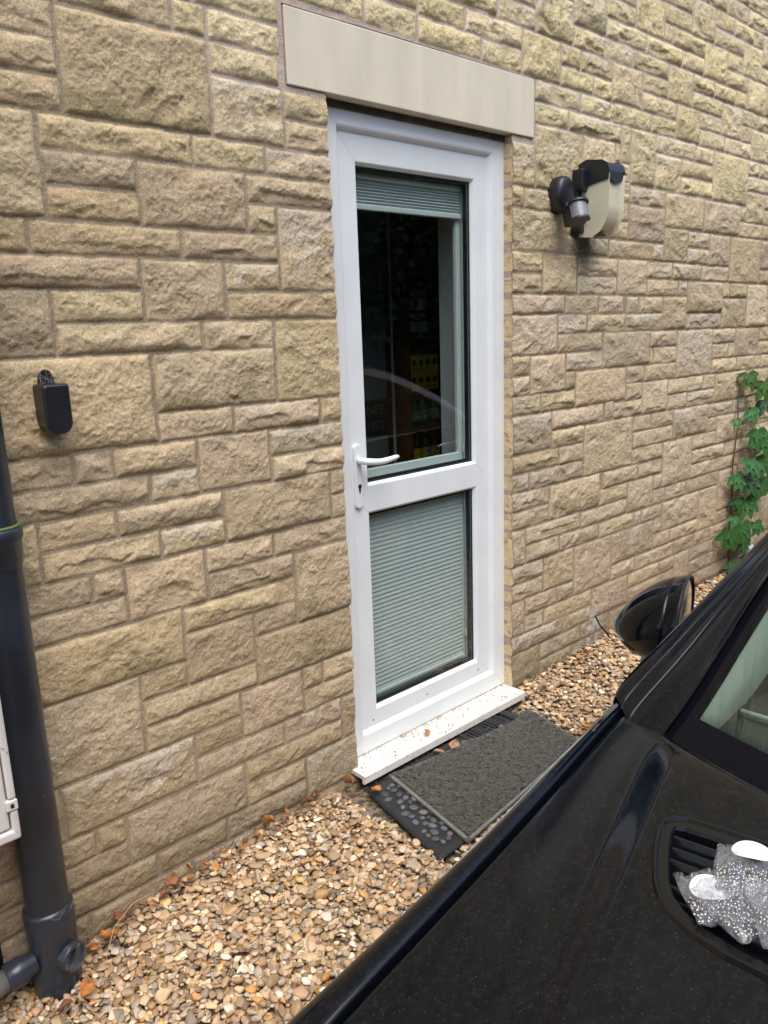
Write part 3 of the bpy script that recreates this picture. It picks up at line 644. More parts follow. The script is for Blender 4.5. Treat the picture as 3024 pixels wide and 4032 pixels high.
bm = bmesh.new(); addbox(bm, -.05, -.225, .475, .445, 0, 1.08, .012, 4); link('box_body', bmm('box_body', bm), M_box, MB_)
bm = bmesh.new(); addbox(bm, -.035, -.243, .505, .428, -.222, 1.06, .006, 3); link('box_lid', bmm('box_lid', bm), M_box, MB_)
bm = bmesh.new()
addbox(bm, .4305, -.2475, .575, .4465, -.224, 1.06, .005, 3); addbox(bm, .4305, -.2475, .490, .4465, -.224, .548, .005, 3); addbox(bm, -.04, -.2475, .478, .4465, -.224, .502, .006, 3)
link('box_rim', bmm('box_rim', bm), M_box, MB_)
box('hinge', M_box, MB_, .424, -.250, .550, .4475, -.226, .573, .002); box('hinge_slot', M_gasket, MB_, .432, -.2512, .557, .439, -.249, .566)

# ------------------------------------------------------------------ SMALL BLACK BOX ON THE WALL
SB = empty('wall_sensor', (.706, -.01, 1.38), 'small black plastic box with a hanging tab, on the wall left of the door', 'sensor box')
def stadium(x0, x1, z0, z1, n=10, rtop=.006):
    r = (x1-x0)/2*.86; P_ = []
    for k in range(n+1):
        a = math.pi+math.pi*k/n; P_.append(((x0+x1)/2+((x1-x0)/2-r)*(1 if math.cos(a) > 0 else -1)*(abs(math.cos(a)) > .05)+r*math.cos(a), z0+r+r*math.sin(a)))
    P_.append((x1, z1-rtop)); P_.append((x1-rtop*.3, z1-rtop*.3)); P_.append((x1-rtop, z1)); P_.append((x0+rtop, z1)); P_.append((x0+rtop*.3, z1-rtop*.3)); P_.append((x0, z1-rtop)); return P_
def prism(name, loops, m, parent, smooth=False):   # loops: list of (outline, y)
    V = []; F = []; n = len(loops[0][0])
    for o_, y in loops: V += [(a, y, b) for a, b in o_]
    for i in range(len(loops)-1):
        for k in range(n): F.append((i*n+k, i*n+(k+1) % n, (i+1)*n+(k+1) % n, (i+1)*n+k))
    F.append(tuple(range(n))[::-1]); F.append(tuple(range((len(loops)-1)*n, len(loops)*n)))
    return link(name, pymesh(name, V, F), m, parent, smooth)
def shrink(o_, d):
    cx = sum(a for a, b in o_)/len(o_); cz = sum(b for a, b in o_)/len(o_); W = max(a for a, b in o_)-min(a for a, b in o_); Hh = max(b for a, b in o_)-min(b for a, b in o_)
    return [(cx+(a-cx)*(1-2*d/W), cz+(b-cz)*(1-2*d/Hh)) for a, b in o_]
o1 = stadium(.676, .7375, 1.318, 1.433)
prism('sensor_body', [(o1, -.004), (o1, -.068), (shrink(o1, .0015), -.0725), (shrink(o1, .004), -.0745)], M_black, SB)
prism('hanging_tab', [([(.688, 1.432), (.726, 1.432), (.722, 1.452), (.716, 1.462), (.706, 1.466), (.697, 1.461), (.691, 1.451)], y) for y in (-.004, -.020)], M_black, SB)
for k in range(26):
    a = Vector((r2.uniform(.676, .735), r2.uniform(-.07, -.01), 1.4345)); b_ = Vector((r2.uniform(.668, .74), r2.uniform(-.06, -.004), r2.choice([1.4355, 1.452, 1.46, 1.475])))
    V_, F_ = tube_v([a, (a+b_)/2+Vector((r2.uniform(-.005, .005), 0, .002)), b_], .0003, 4, False); link('cobweb_thread', pymesh('cobweb', V_, F_), M_web, SB)

# ------------------------------------------------------------------ WALL LAMP WITH MOVEMENT SENSOR
L = empty('wall_lamp', (2.93, -.05, 2.0), 'black wall lamp with cream diffuser and movement sensor, high right of the door', 'lamp')
lx0, lx1 = 2.872, 2.982
box('back_plate', M_black, L, 2.838, -.030, 1.880, lx1+.004, .0, 2.105, .008, 3); box('cap_back', M_black, L, 2.836, -.058, 2.030, lx0+.01, -.0, 2.112, .008, 3); box('plate_foot', M_black, L, 2.845, -.045, 1.872, lx0+.01, -.0, 1.935, .008, 3)
def side_prof(pts, x0, x1, name, m, parent, bev=.004):
    V = []; n = len(pts)
    for x in (x0, x1): V += [(x, y, z) for y, z in pts]
    F = [(k, (k+1) % n, n+(k+1) % n, n+k) for k in range(n)]+[tuple(range(n)), tuple(range(n, 2*n))[::-1]]
    bm = bmesh.new(); tmp = pymesh('t', V, F); bm.from_mesh(tmp)
    if bev: bmesh.ops.bevel(bm, geom=list(bm.edges), offset=bev, segments=3, affect='EDGES', profile=.5, clamp_overlap=True)
    return link(name, bmm(name, bm), m, parent, False)
side_prof([(-.034, 1.872), (-.080, 1.868), (-.108, 1.884), (-.130, 1.915), (-.140, 1.955), (-.142, 2.07), (-.034, 2.07)], lx0, lx1, 'diffuser', M_diff, L, .013)
cap = side_prof([(-.020, 2.046), (-.060, 2.052), (-.100, 2.060), (-.1475, 2.066), (-.1485, 2.095), (-.140, 2.118), (-.122, 2.130), (-.050, 2.140), (-.020, 2.128)], lx0-.004, lx1+.004, 'cap', M_black, L, .005)
prism('cap_peak', [([(lx0+.006, 2.070), (lx0+.020, 2.060), (lx0+.045, 2.050), (lx1-.045, 2.050), (lx1-.020, 2.060), (lx1-.006, 2.070)], y) for y in (-.1445, -.1500)], M_black, L)
box('cap_ridge', M_black, L, lx0+.010, -.06, 2.128, lx0+.028, -.02, 2.142, .004); box('foot', M_black, L, lx0+.012, -.10, 1.860, lx0+.07, -.05, 1.870, .003)
Md = Matrix.Translation((2.742, .0, 2.010)) @ Matrix.Diagonal((1, 1, 1.28, 1)) @ Matrix.Rotation(R(90), 4, 'X')
V_, F_ = lathe_v([(.053, -.004), (.053, .030), (.051, .046), (.045, .054), (.030, .058), (.0001, .059)], 40, Md)
link('sensor_mount', pymesh('mount', V_, F_), M_black, L, True)
box('bracket', mat('bright_steel', (.5, .5, .5), .3, 1), L, 2.846, -.062, 1.955, 2.858, -.056, 2.010)
tube('sensor_neck', [(2.745, -.030, 1.975), (2.745, -.056, 1.958), (2.742, -.076, 1.948)], .024, M_black, L, 16)
Mh = Matrix.Translation((2.742, -.098, 1.935)) @ Matrix.Scale(1.35, 4) @ Matrix.Rotation(R(-28), 4, 'Z') @ Matrix.Rotation(R(-22), 4, 'X')
def mbox(name, m, parent, *a, bev=.003):
    bm = bmesh.new(); addbox(bm, *a, bev, 2, Mh); return link(name, bmm(name, bm), m, parent)
mbox('sensor_head', M_black, L, -.028, -.015, -.026, .028, .035, .024)
def head_part(name, m, z0, z1, r):
    V = []; F = []; n = 12
    for z in (z0, z1):
        V.append(Mh @ Vector((-r, -.012, z)))
        for k in range(n+1): a = math.pi+math.pi*k/n; V.append(Mh @ Vector((r*math.cos(a), -.012+r*.9*math.sin(a), z)))
    k_ = n+2; F = [(i, (i+1) % k_, k_+(i+1) % k_, k_+i) for i in range(k_)]+[tuple(range(k_)), tuple(range(k_, 2*k_))]
    return link(name, pymesh(name, V, F), m, L)
head_part('sensor_lens', M_lens, -.024, .020, .024); head_part('sensor_hood', M_black, .0202, .0255, .031); head_part('sensor_lip', M_black, -.030, -.0242, .027)

# ------------------------------------------------------------------ GROUND AND GRAVEL
gxs = [-3, .30, .55, .89, 1.27, 1.50, 1.60, 2.42, 2.56, 3.16, 4.05, 6, 9]; gzs = [-.10, -.09, -.072, -.012, .012, .008, -.006, .004, .052, .078, .088, .09, .09]
def gh(x, y):
    wl = np.interp(x, gxs, gzs); t = np.exp(-np.abs(np.minimum(y, 0))/.55); return wl*t+(-.012)*(1-t)
gx = lines([(-40, -4, 6), (-4, 0, .5), (0, 5, .04), (5, 9, .4), (9, 60, 8)]); gy = lines([(-60, -6, 9), (-6, -1.6, .4), (-1.6, .04, .04)])
GX, GY = np.meshgrid(gx, gy, indexing='ij')
M_soil = mat('gravel_bed', (.10, .075, .05), .95, var=(35, .5), bump=(70, 1, .02), spots=(45, .5, (.27, .2, .13)))
g = gridmesh('ground', np.stack([GX, GY, gh(GX, GY)-.018+.006*fbm(GX, GY, .15, 3, 300)*(abs(GX) < 8)], -1))
tag(link('ground', g, M_soil), kind='structure')
# pebbles: a dozen shapes, laid three deep where the photograph can see them
def ico(n):
    bm = bmesh.new(); bmesh.ops.create_icosphere(bm, subdivisions=n, radius=1); bm.verts.ensure_lookup_table()
    V = np.array([v.co[:] for v in bm.verts]); F = np.array([[v.index for v in f.verts] for f in bm.faces]); bm.free(); return V, F
I2, F_2 = ico(2)
shapes = []
for k in range(26):
    r_ = np.random.RandomState(100+k); V = I2.copy()
    off = r_.uniform(-5, 5, 3)
    d = np.array([mnoise.noise(Vector(p*.9+off)) for p in V]); V = V*(1+.34*d[:, None])
    for c_ in range(r_.randint(7, 13)):     # broken faces
        nrm = r_.normal(size=3); nrm /= np.linalg.norm(nrm); h = r_.uniform(.36, .72); dd = V @ nrm-h
        V = V-np.clip(dd, 0, None)[:, None]*nrm*r_.uniform(.92, 1)
    shapes.append(V)
pal = np.array([(.44, .33, .21), (.52, .42, .29), (.36, .25, .15), (.60, .51, .38), (.40, .27, .14), (.45, .24, .09), (.26, .17, .10), (.31, .26, .21), (.50, .38, .24), (.55, .36, .17), (.20, .17, .15), (.40, .34, .28), (.48, .36, .25), (.34, .22, .13), (.68, .62, .52), (.42, .31, .20)])
palp = np.array([10, 9, 8, 6, 5, 2.6, 3.5, 7, 9, 2, 2, 8, 9, 6, 3, 9.]); palp /= palp.sum()
def forbidden(x, y):
    b = (x > 1.50) & (x < 2.42) & (y > -.52+(.12*(x-1.5))) & (y < .05)
    b |= (x-px)**2+(y-py)**2 < .05**2
    b |= (x > 1.585) & (x < 2.475) & (y > -.075)
    return b
def scatter(x0, x1, y0, y1, sp, smin, smax, lay, z, seed):
    r_ = np.random.RandomState(seed); nx_ = int((x1-x0)/sp); ny_ = int((y1-y0)/sp)
    xx, yy = np.meshgrid(x0+(np.arange(nx_)+.5)*sp, y0+(np.arange(ny_)+.5)*sp); xx = xx.ravel()+r_.uniform(-.55, .55, xx.size)*sp; yy = yy.ravel()+r_.uniform(-.55, .55, yy.size)*sp
    k = ~forbidden(xx, yy) & (yy < -.004); xx, yy = xx[k], yy[k]; n = len(xx)
    s = np.exp(r_.uniform(np.log(smin), np.log(smax), n)); s = np.where(r_.rand(n) < .06, s*1.5, s)
    return xx, yy, s, gh(xx, yy)+z+r_.uniform(-.004, .005, n), r_
VV, FF, CC = [], [], []; nv = 0
regs = [(.05, 2.7, -1.42, .0, .0170, .0075, .0155), (2.7, 5.0, -1.0, .0, .022, .009, .016), (2.7, 4.2, -1.5, -1.0, .03, .012, .018)]
for ri, (x0, x1, y0, y1, sp, sa, sb_) in enumerate(regs):
    for lay, z in enumerate((-.014, -.005, .004)):
        xx, yy, s, zz, r_ = scatter(x0, x1, y0, y1, sp*(1, 1.05, 1.35)[lay], sa, sb_, lay, z, 400+lay+10*ri)
        n = len(xx); sh_ = r_.randint(0, len(shapes), n); cc = pal[r_.choice(len(pal), n, p=palp)]*np.array([1.13, 1.06, .96])*r_.uniform(.62, 1.3, (n, 1)) 
        el = r_.uniform(1.0, 1.65, n); fl = r_.uniform(.30, .78, n); yw = r_.uniform(0, 2*np.pi, n); tl = r_.normal(0, .38, n); ta = r_.uniform(0, 2*np.pi, n)
        for k in range(len(shapes)):
            m_ = np.where(sh_ == k)[0]
            if not len(m_): continue
            B_ = shapes[k][None]*np.stack([s[m_]*el[m_], s[m_], s[m_]*fl[m_]], -1)[:, None]
            c, s_ = np.cos(yw[m_]), np.sin(yw[m_]); ct_, st_ = np.cos(tl[m_]), np.sin(tl[m_])
            x_, y_, z_ = B_[..., 0], B_[..., 1], B_[..., 2]
            y2, z2 = y_*ct_[:, None]-z_*st_[:, None], y_*st_[:, None]+z_*ct_[:, None]
            x3, y3 = x_*c[:, None]-y2*s_[:, None], x_*s_[:, None]+y2*c[:, None]
            W_ = np.stack([x3+xx[m_][:, None], np.minimum(y3+yy[m_][:, None], .004), z2+zz[m_][:, None]], -1)
            VV.append(W_.reshape(-1, 3)); FF.append((F_2[None]+(np.arange(len(m_))*len(I2))[:, None, None]).reshape(-1, 3)+nv); nv += W_.shape[0]*W_.shape[1]
            CC.append(np.repeat(cc[m_], len(I2), 0))
me = npmesh('gravel', np.vstack(VV), np.vstack(FF)); vcol(me, 'Col', np.vstack(CC))
print('pebbles', nv//len(I2))
tag(link('gravel', me, M_peb), kind='stuff')

# ------------------------------------------------------------------ DOORMATS
def quadmap(c, u, v):   # c: BL, BR, FR, FL corners -> bilinear
    c = np.array(c); return ((1-u)*(1-v))[..., None]*c[0]+(u*(1-v))[..., None]*c[1]+(u*v)[..., None]*c[2]+((1-u)*v)[..., None]*c[3]
PM = [(1.575, -.085), (2.29, -.055), (2.20, -.47), (1.486, -.508)]
pm = empty('rubber_doormat', (1.9, -.3, .0), 'black rubber doormat with moulded grey pebbles, half hidden under the grey mat', 'doormat')
u, v = np.meshgrid(np.linspace(0, 1, 121), np.linspace(0, 1, 71), indexing='ij')
Pq = quadmap(PM, u, v); ed = np.minimum(np.minimum(u, 1-u)*.72, np.minimum(v, 1-v)*.42)
zz = .000+.010*sms(0, .005, ed)-.0035*sms(.032, .037, ed)+.0012*fbm(Pq[..., 0], Pq[..., 1], .05, 3, 310)
link('mat_base', gridmesh('mat_base', np.concatenate([Pq, zz[..., None]], -1)), M_rubber, pm)
V_, F_, C_ = [], [], []; r_ = np.random.RandomState(4); nv = 0; placed = []
for k in range(5000):
    a, b_ = r_.uniform(.045, .955), r_.uniform(.10, .90); p_ = quadmap(PM, np.array(a), np.array(b_)); rad = r_.uniform(.009, .017)
    if p_[0] > 1.84 and p_[1] < -.16: continue
    if any((p_[0]-q_[0])**2+(p_[1]-q_[1])**2 < ((rad+q_[2])*.93)**2 for q_ in placed): continue
    placed.append((p_[0], p_[1], rad)); yw = r_.uniform(0, 3); B_ = shapes[r_.randint(26)]*.25+I2*.75
    B_ = B_*np.array([rad*1.12, rad*.9, .0062]); c, s_ = math.cos(yw), math.sin(yw)
    W_ = np.stack([B_[:, 0]*c-B_[:, 1]*s_+p_[0], B_[:, 0]*s_+B_[:, 1]*c+p_[1], B_[:, 2]+.0085], -1)
    V_.append(W_); F_.append(F_2+nv); nv += len(W_); C_.append(np.tile(np.array([.085, .085, .09])*r_.uniform(.6, 1.5)+(np.array([.03, .02, .0]) if r_.rand() < .2 else 0), (len(W_), 1)))
me = npmesh('moulded_pebbles', np.vstack(V_), np.vstack(F_)); vcol(me, 'Col', np.vstack(C_)); link('moulded_pebbles', me, M_peb, pm)
# worn treaded patch near the back right corner
tr = empty('rubber_tread', (2.28, -.12, .0), 'crumpled black rubber tread strip between the sill and the grey mat', 'rubber strip')
V_, F_ = [], []
bm = bmesh.new()
for k in range(13): addbox(bm, 2.085+k*.0155, -.165+.004*k, .006, 2.094+k*.0155, -.085+.004*k, .017+.004*math.sin(k), .0025)
addbox(bm, 2.06, -.175, .002, 2.30, -.075, .009, .003); addbox(bm, 2.30, -.15, .004, 2.335, -.07, .022, .008); addbox(bm, 2.055, -.21, .004, 2.078, -.07, .018, .006)
link('tread', bmm('tread', bm), M_rubber, tr)
# coil mat: a sagging backing with thousands of small loops
CM = [(1.682, -.078), (2.385, -.150), (2.335, -.425), (1.592, -.524)]
cmat = empty('coil_doormat', (1.98, -.3, .02), 'dark grey looped doormat with a pale rubber edge, laid askew over the pebble mat', 'doormat')
def cm_z(u, v):
    return .016+.006*np.sin(u*5+v*2)*.6+.006*sms(.75, 1, u)*np.sin(v*3.1)-.008*sms(.0, .1, u)*0+.018*np.exp(-((u-1)/.10)**2-((v-.15)/.3)**2)
def cm_pt(u, v):
    p_ = quadmap(CM, u, v); sag = .018*np.sin(u*math.pi*2)*(1-v); x_ = p_[..., 0]; y_ = p_[..., 1]-np.abs(sag)*.5-.012*np.sin(u*math.pi)*(1-v)
    return np.stack([x_, y_, cm_z(u, v)], -1)
u, v = np.meshgrid(np.linspace(0, 1, 90), np.linspace(0, 1, 60), indexing='ij')
top = cm_pt(u, v); ed = np.minimum(np.minimum(u, 1-u)*.72, np.minimum(v, 1-v)*.42)
top[..., 2] += .0035*np.exp(-((ed-.006)/.004)**2)
M_edge = mat('grey_rubber_edge', (.16, .155, .135), .7, var=(50, .2))
link('mat_backing', gridmesh('mat_backing', top[2:-2, 2:-2]), M_rubber, cmat)
for a_, b_ in (((0, 3), (0, 60)), ((87, 90), (0, 60)), ((0, 90), (0, 3)), ((0, 90), (57, 60))): q_ = top[a_[0]:a_[1], b_[0]:b_[1]].copy(); q_[..., 2] += .0006; link('mat_border', gridmesh('mat_border', q_), M_edge, cmat)
low = top.copy(); low[..., 2] -= .005
lv = np.concatenate([top[:, 0], top[-1, :], top[::-1, -1], top[0, ::-1]]); ll = lv.copy(); ll[:, 2] -= .007
link('mat_edge', gridmesh('mat_edge', np.stack([lv, ll])), M_edge, cmat)
V_, F_ = [], []; r_ = np.random.RandomState(8); nl = 17000; base = 0
uu = r_.uniform(.018, .982, nl); vv = r_.uniform(.028, .972, nl)
ct0 = cm_pt(uu, vv); seg, sd_ = 7, 3
patt = (np.abs(((uu*.72+vv*.42)/.062) % 1-.5) < .07) | (np.abs(((uu*.72-vv*.42)/.062) % 1-.5) < .07)
th0 = r_.uniform(0, 6.28, nl); rad = r_.uniform(.0030, .0058, nl); tilt = r_.uniform(-.9, .9, nl); arc = r_.uniform(3.0, 5.8, nl); hz = r_.uniform(.003, .0095, nl)-.0045*patt
t = np.linspace(0, 1, seg)
A_ = th0[:, None]+arc[:, None]*t[None]
lx = rad[:, None]*np.cos(A_); ly = rad[:, None]*np.sin(A_); lz = hz[:, None]+tilt[:, None]*lx*.9+.0015*np.sin(A_*1.7)
cen = np.stack([ct0[:, 0:1]+lx, ct0[:, 1:2]+ly, ct0[:, 2:3]+lz], -1)       # nl,seg,3
tw = .00085
nrm = np.stack([np.cos(A_), np.sin(A_), 0*A_], -1)
ringv = np.stack([cen+nrm*tw, cen+np.array([0, 0, tw*1.5]), cen-nrm*tw], 2)   # nl,seg,3,3
Vc = ringv.reshape(-1, 3); i0 = (np.arange(nl)*seg*3)[:, None, None]; j_ = (np.arange(seg-1)*3)[None, :, None]
fl_ = []
for a, b_ in ((0, 1), (1, 2), (2, 0)): fl_.append(np.stack([i0+j_+a, i0+j_+b_, i0+j_+3+b_, i0+j_+3+a], -1).reshape(-1, 4))
me = npmesh('coil_loops', Vc, np.vstack(fl_)); link('coil_loops', me, M_matcoil, cmat)

# ------------------------------------------------------------------ DRY LEAVES, CRUMBS, CABLE END
def leaf_shape(L_, W_, curl, lobes, seed):
    r_ = random.Random(seed); V = []; F = []; n = 9
    for i in range(n+1):
        t = i/n; wd = W_*math.sin(math.pi*min(1, t*.96+.03))**.75*(1+lobes*math.sin(t*19))
        for j in range(5):
            s = (j-2)/2; V.append((t*L_-L_/2, s*wd/2, curl*(abs(s)**2)*W_+.12*L_*math.sin(t*4+seed)+r_.uniform(-.001, .001)))
    for i in range(n):
        for j in range(4): a = i*5+j; F.append((a, a+5, a+6, a+1))
    return V, F
def dry_leaf(x, y, z, L_, W_, yw, tiltx, tilty, c, label, seed, curl=.35):
    V, F = leaf_shape(L_, W_, curl, .12, seed); me = pymesh('dry_leaf', V, F); sh2 = random.Random(seed)
    vcol(me, 'Col', np.array([np.array(c)*sh2.uniform(.75, 1.2) for _ in V]))
    o = link('dry_leaf', me, M_leaf_d, None, True); o.location = (x, y, z); o.rotation_euler = (tiltx, tilty, yw)
    mo = o.modifiers.new('thickness', 'SOLIDIFY'); mo.thickness = .0006
    tag(o, label, 'leaf', 'dry leaves blown against the foot of the wall'); return o
br, og, dk_ = (.30, .135, .06), (.42, .17, .05), (.16, .075, .045)
dry_leaf(1.530, -.045, .042, .060, .044, 1.2, .9, .3, br, 'large curled brown leaf leaning on the wall just left of the door sill', 1)
dry_leaf(1.578, -.132, .034, .045, .030, .2, .15, .1, og, 'bright orange brown leaf on the corner of the rubber doormat', 2, .15)
dry_leaf(1.965, -.128, .028, .060, .036, .5, .3, .1, (.36, .2, .12), 'pale brown crumpled leaf at the back edge of the grey doormat', 3)
dry_leaf(1.93, -.030, .060, .030, .020, .7, .4, .2, og, 'small orange leaf standing on the white door sill', 4)
dry_leaf(1.905, -.112, .022, .040, .024, 2.1, .2, .3, (.34, .19, .12), 'small pale leaf left of the crumpled one behind the grey doormat', 5)
dry_leaf(1.36, -.040, .040, .045, .034, 2.6, .7, .2, dk_, 'dark red brown leaf curled at the foot of the wall, halfway from pipe to sill', 6)
dry_leaf(1.21, -.035, .040, .060, .040, 1.6, .5, .5, og, 'orange brown leaf on edge against the wall, left of the dark red one', 7)
dry_leaf(.655, -.105, .010, .060, .048, 2.0, .3, .2, og, 'broad rusty leaf on the gravel just right of the black pipe', 8)
dry_leaf(.70, -.060, .015, .045, .032, .4, .5, .3, (.22, .085, .05), 'dark red leaf at the wall right of the black pipe', 9)
dry_leaf(.86, -.050, .030, .060, .035, .9, .6, .4, br, 'brown leaf leaning on the wall stones beyond the pipe leaves', 10)
dry_leaf(.545, -.205, -.015, .050, .034, .9, .4, .2, og, 'orange leaf lying in front of the foot of the black pipe', 11)
dry_leaf(.495, -.215, -.02, .034, .026, 2.9, .3, .6, (.20, .08, .05), 'small dark red leaf in front of the pipe foot, left of the orange one', 12)
dry_leaf(2.87, -.105, .105, .048, .036, 1.0, .3, .2, (.50, .20, .07), 'orange leaf on the gravel near the wall, right of the door', 13)
dry_leaf(3.98, -.055, .125, .055, .040, 1.8, .6, .3, (.22, .08, .05), 'dark red leaf far along the foot of the wall near the creeper', 14)
dry_leaf(2.545, -.105, .062, .050, .040, .3, .3, .1, (.33, .22, .17), 'pinkish brown leaf at the right end of the door sill', 15)
dry_leaf(2.42, -.40, .030, .040, .030, 2.2, .2, .2, og, 'orange leaf on the gravel right of the grey doormat', 16)
VS_, FS_ = [], []
for k in range(60):
    x = .60+k*.0155+r2.uniform(-.02, .02) if k < 56 else 2.6+.12*(k-56); y = -r2.uniform(.012, .075); z = float(gh(np.array(x), np.array(y)))+.026
    V, F = leaf_shape(r2.uniform(.012, .034), r2.uniform(.006, .020), .35, .12, 30+k); T4 = Matrix.Translation((x, y, z)) @ Matrix.Rotation(r2.uniform(0, 6.3), 4, 'Z') @ Matrix.Rotation(r2.uniform(-.8, .8), 4, 'X'); b = len(VS_)
    VS_ += [T4 @ Vector(v) for v in V]; FS_ += [tuple(i+b for i in f) for f in F]
me = pymesh('leaf_litter', VS_, FS_); vcol(me, 'Col', np.array([np.array((br, og, dk_, (.26, .18, .12))[(i//50) % 4])*r2.uniform(.8, 1.2) for i in range(len(VS_))]))
tag(link('leaf_litter', me, M_leaf_d, None, True), kind='stuff')
V_, F_ = [], []; r_ = random.Random(12)
def crumb(x, y, z, s):
    b = len(V_); a = r_.uniform(0, 6.3); n = r_.choice([3, 4, 5]); el = r_.uniform(.3, 1)
    for k in range(n): th = 2*math.pi*k/n; px_, py_ = s*math.cos(th), s*el*math.sin(th); V_.append((x+px_*math.cos(a)-py_*math.sin(a), y+px_*math.sin(a)+py_*math.cos(a), z+r_.uniform(0, s*.5)))
    F_.append(tuple(range(b, b+n)))
for k in range(420):
    t = r_.random()**.8; x = 1.585+.885*r_.random(); y = .036-.10*r_.random()**1.8
    if r_.random() < .5: x = 1.585+.885*(round(r_.random()*6)/6)+r_.gauss(0, .03)
    if 1.586 < x < 2.47: crumb(x, y, .0515, r_.uniform(.001, .0042))
for k in range(140): crumb(r_.uniform(1.6, 2.35), r_.uniform(-.5, -.12), .030, r_.uniform(.0006, .002))
tag(link('leaf_crumbs', pymesh('leaf_crumbs', V_, F_), mat('crumb_brown', (.20, .10, .05), .9, var=(90, .6))), kind='stuff')
cab = tube('cable_end', [(3.165, -.05, .06), (3.145, -.035, .10), (3.10, -.028, .145), (3.058, -.026, .205)], .0042, M_rubber, None, 8); tag(cab, 'short black cable end sticking up from the gravel by the white splashed wall', 'cable')
twig = tube('dry_stalk', [(.62, -.16, .0), (.66, -.13, .05), (.73, -.10, .066), (.80, -.09, .055)], .0011, mat('straw', (.42, .34, .2), .8), None, 6); tag(twig, 'thin curved straw coloured stalk on the gravel near the black pipe', 'stalk')

# ------------------------------------------------------------------ CREEPER
cr = empty('creeper', (4.46, -.03, .1), 'green five leaved creeper climbing the wall at the right edge, behind the car', 'climbing plant')
stem = [(4.47, -.02, .09), (4.44, -.022, .30), (4.455, -.02, .50), (4.44, -.018, .72), (4.47, -.02, .92), (4.462, -.016, 1.08), (4.50, -.02, 1.22)]
V_, F_ = tube_v(stem, [.006, .0055, .005, .0045, .004, .003, .002], 8)
r_ = random.Random(31); VL, FL, CL = [], [], []
def leaflet(base, d, n_, L_, W_, c):
    b = len(VL); s = d.cross(n_).normalized(); N = 7
    for i in range(N+1):
        t = i/N; wd = W_*(math.sin(math.pi*min(1, t**.8*.98+.01)))**.9
        for j in (-1, -.45, 0, .45, 1):
            VL.append(base+d*(t*L_)+s*(j*wd/2)*(1+.06*math.sin(t*30))+n_*(-.10*L_*t*t*1.2+.14*wd*abs(j)-.02*L_*abs(math.sin(t*14))*abs(j)))
            CL.append(np.array(c)*(1.12 if abs(j) < .1 else 1)*(1-.1*t))
    for i in range(N):
        for j in range(4): a = b+i*5+j; FL.append((a, a+5, a+6, a+1))
lvs = [(4.50, 1.22, .9), (4.60, 1.17, 1), (4.46, 1.08, .8), (4.68, 1.06, .9), (4.53, 1.02, .75), (4.44, .92, .8), (4.60, .90, 1.1), (4.74, .84, 1.1), (4.46, .82, .8), (4.52, .74, 1.0), (4.70, .70, .9), (4.30, .66, .35), (4.42, .66, .9), (4.56, .64, 1.25), (4.80, .60, 1.1), (4.46, .52, .7), (4.55, .50, 1.1), (4.72, .48, 1.0), (4.43, .42, .7), (4.36, .36, 1.2), (4.48, .37, 1.1), (4.62, .36, .8), (4.55, .27, .8), (4.72, .27, .9), (4.44, .15, .9), (4.52, .12, .8), (4.33, .05, .8), (4.38, .04, .7), (4.62, .16, .8), (4.66, .97, .9), (4.36, .98, .5), (4.84, .72, .9), (4.80, .45, .9), (4.65, .58, .8)]
for k, (x, z, s) in enumerate([q_ for i_, q_ in enumerate(lvs) if i_ % 3 != 2 or q_[2] > 1.05]):
    y = -.045-r_.uniform(0, .05); o_ = Vector((x, y, z)); t = min(1, max(0, (z-.09)/1.13)); si = t*(len(stem)-1); i_ = min(int(si), len(stem)-2); sp_ = Vector(stem[i_]).lerp(Vector(stem[i_+1]), si-i_)
    tube_v([sp_, (sp_+o_)/2+Vector((0, -.02, .02)), o_], .0016, 5, False, V_, F_)
    n_ = Vector((-.35+r_.uniform(-.2, .2), -1, .35+r_.uniform(-.2, .3))).normalized(); dn = Vector((r_.uniform(-.25, .25), -.15, -1)).normalized(); dn = (dn-n_*dn.dot(n_)).normalized()
    g_ = r_.uniform(.65, 1.3); c = (.036*g_, .118*g_, .026*g_)
    if z > 1.1 or s < .6 or r_.random() < .12: c = (.075*g_, .165*g_, .035*g_)
    if z < .1: c = (.06, .22, .03)
    for q_, a in enumerate((-78, -38, 0, 38, 78)):
        d_ = Matrix.Rotation(R(a+r_.uniform(-7, 7)), 3, n_) @ dn; L_ = s*.115*(1, .95, .82)[abs(q_-2)]*r_.uniform(.9, 1.1)
        leaflet(o_, d_, (n_+d_*.15).normalized(), L_, L_*.50, c)
link('stems', pymesh('stems', V_, F_), M_stem, cr, True)
me = pymesh('leaves', VL, FL); vcol(me, 'Col', np.array(CL)); link('leaves', me, M_leaf, cr, True)
st_ = lathe('grey_stone', [(.001, -.03), (.03, -.025), (.045, 0), (.035, .028), (.001, .036)], mat('pale_stone', (.42, .43, .42), .8, bump=(60, .4, .002)), None, Matrix.Translation((4.60, -.06, .20)), 16)
tag(st_, 'pale grey rounded vent cover low on the wall under the creeper', 'vent cover')

